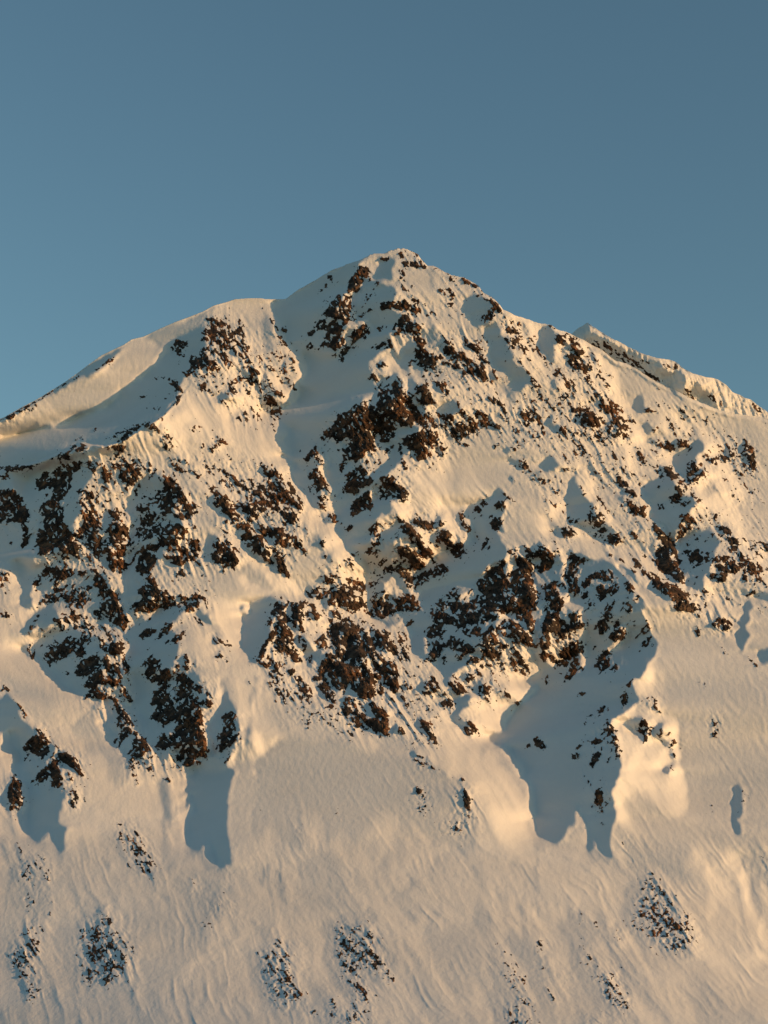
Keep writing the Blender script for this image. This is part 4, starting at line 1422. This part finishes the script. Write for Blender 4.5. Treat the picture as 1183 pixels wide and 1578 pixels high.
rest = quad_mesh('scattered_rocks', PR, s, ROCK, smooth=False)
tag(rest, 'countless small dark rocks poking through the snow between the larger outcrops', 'rocks', kind='stuff')

# the second summit behind the right ridge
fs, fr = far_masks()
fsk = np.interp(us, [p[0] for p in FAR], [p[1] for p in FAR])[None, :] + 1.2*fbm(us/7, us*0, 81, 3)[None, :]
tf = 9600-3.0*(VV-500)
mf = tf/F
Df = solve((-0.3+2.5*fs)*np.clip((VV-fsk)/2, 0, 1)*np.clip((UU-760)/40, 0, 1)*mf, 0.08)*SP
tf = tf-Df-9*fbm(UU/14, VV/9, 83, 4)-10*ridged(*rot(UU, VV, 70, 30, 6), 84, 3)-5*fbm(UU/4, VV/3, 85, 2)
Pf, tfe = backed(tf, fsk)
c0 = int((790-U0)/SP); c1 = NU-1; r1 = int((800-V0)/SP)
sel = np.zeros_like(allq); sel[:r1, c0:c1] = True
far = quad_mesh('distant_mountain', Pf, sel, SNOW)
tag(far, 'second snowy summit and ridge showing behind the right skyline', 'mountain', kind='structure')
of = np.where((VV > fsk+1.5), np.clip(fr*6, -3, 5), -3)
PFR = world_pts(UU, np.maximum(VV, fsk), tfe-of)
vs_ = of > -0.5
s = (vs_[:-1, :-1] | vs_[1:, :-1] | vs_[:-1, 1:] | vs_[1:, 1:]) & sel
o = quad_mesh('distant_rocks', PFR, s, ROCK, smooth=False)
tag(o, 'thin dark rock bands across the second snowy ridge behind', 'rocks', kind='stuff')

# valley floor out of view, kept dark to cut bounce onto the shaded snow
me = bpy.data.meshes.new('ground'); g = 60000.0  # reaches the horizon
me.from_pydata([(-g, -g, 0), (g, -g, 0), (g, g, 0), (-g, g, 0)], [], [(0, 1, 2, 3)]); me.materials.append(GRND)
o = bpy.data.objects.new('ground', me); sc.collection.objects.link(o); o['kind'] = 'structure'; o['label'] = 'unseen valley floor below the mountain, kept dark to cut bounced light'

# ------------------------------------------------------------------ light, sky, camera
el = math.asin(SUN[2]); az = math.atan2(SUN[0], SUN[1])     # azimuth clockwise from +Y
w = bpy.data.worlds.new('World'); sc.world = w; w.use_nodes = True
nt = w.node_tree; bg = nt.nodes['Background']
sky = nt.nodes.new('ShaderNodeTexSky'); sky.sky_type = 'NISHITA'; sky.sun_disc = False
sky.sun_elevation = el; sky.sun_rotation = az; sky.altitude = 300; sky.air_density = 1.0; sky.dust_density = 0.6; sky.ozone_density = 2.0
mul = nt.nodes.new('ShaderNodeMix'); mul.data_type = 'RGBA'; mul.blend_type = 'MULTIPLY'
mul.inputs[0].default_value = 1.0; mul.inputs[7].default_value = (*SKYTINT, 1)
nt.links.new(sky.outputs[0], mul.inputs[6]); nt.links.new(mul.outputs[2], bg.inputs[0])
bg.inputs[1].default_value = SKYSTR
ld = bpy.data.lights.new('sun', 'SUN'); ld.energy = SUNSTR; ld.angle = math.radians(0.5); ld.color = SUNCOL
lo = bpy.data.objects.new('sun', ld); sc.collection.objects.link(lo)
from mathutils import Vector
lo.rotation_euler = Vector(SUN).to_track_quat('Z', 'Y').to_euler()
cd = bpy.data.cameras.new('camera'); co = bpy.data.objects.new('camera', cd); sc.collection.objects.link(co)
co.location = (0, 0, CAMZ); co.rotation_euler = (math.pi/2+PITCH, 0, 0)
cd.sensor_fit = 'HORIZONTAL'; cd.sensor_width = 36; cd.lens = 36*F/1183.0
cd.clip_start = 5; cd.clip_end = 200000
sc.camera = co
sc.view_settings.view_transform = 'Standard'; sc.view_settings.look = 'None'; sc.view_settings.exposure = EXPO; sc.view_settings.gamma = 1
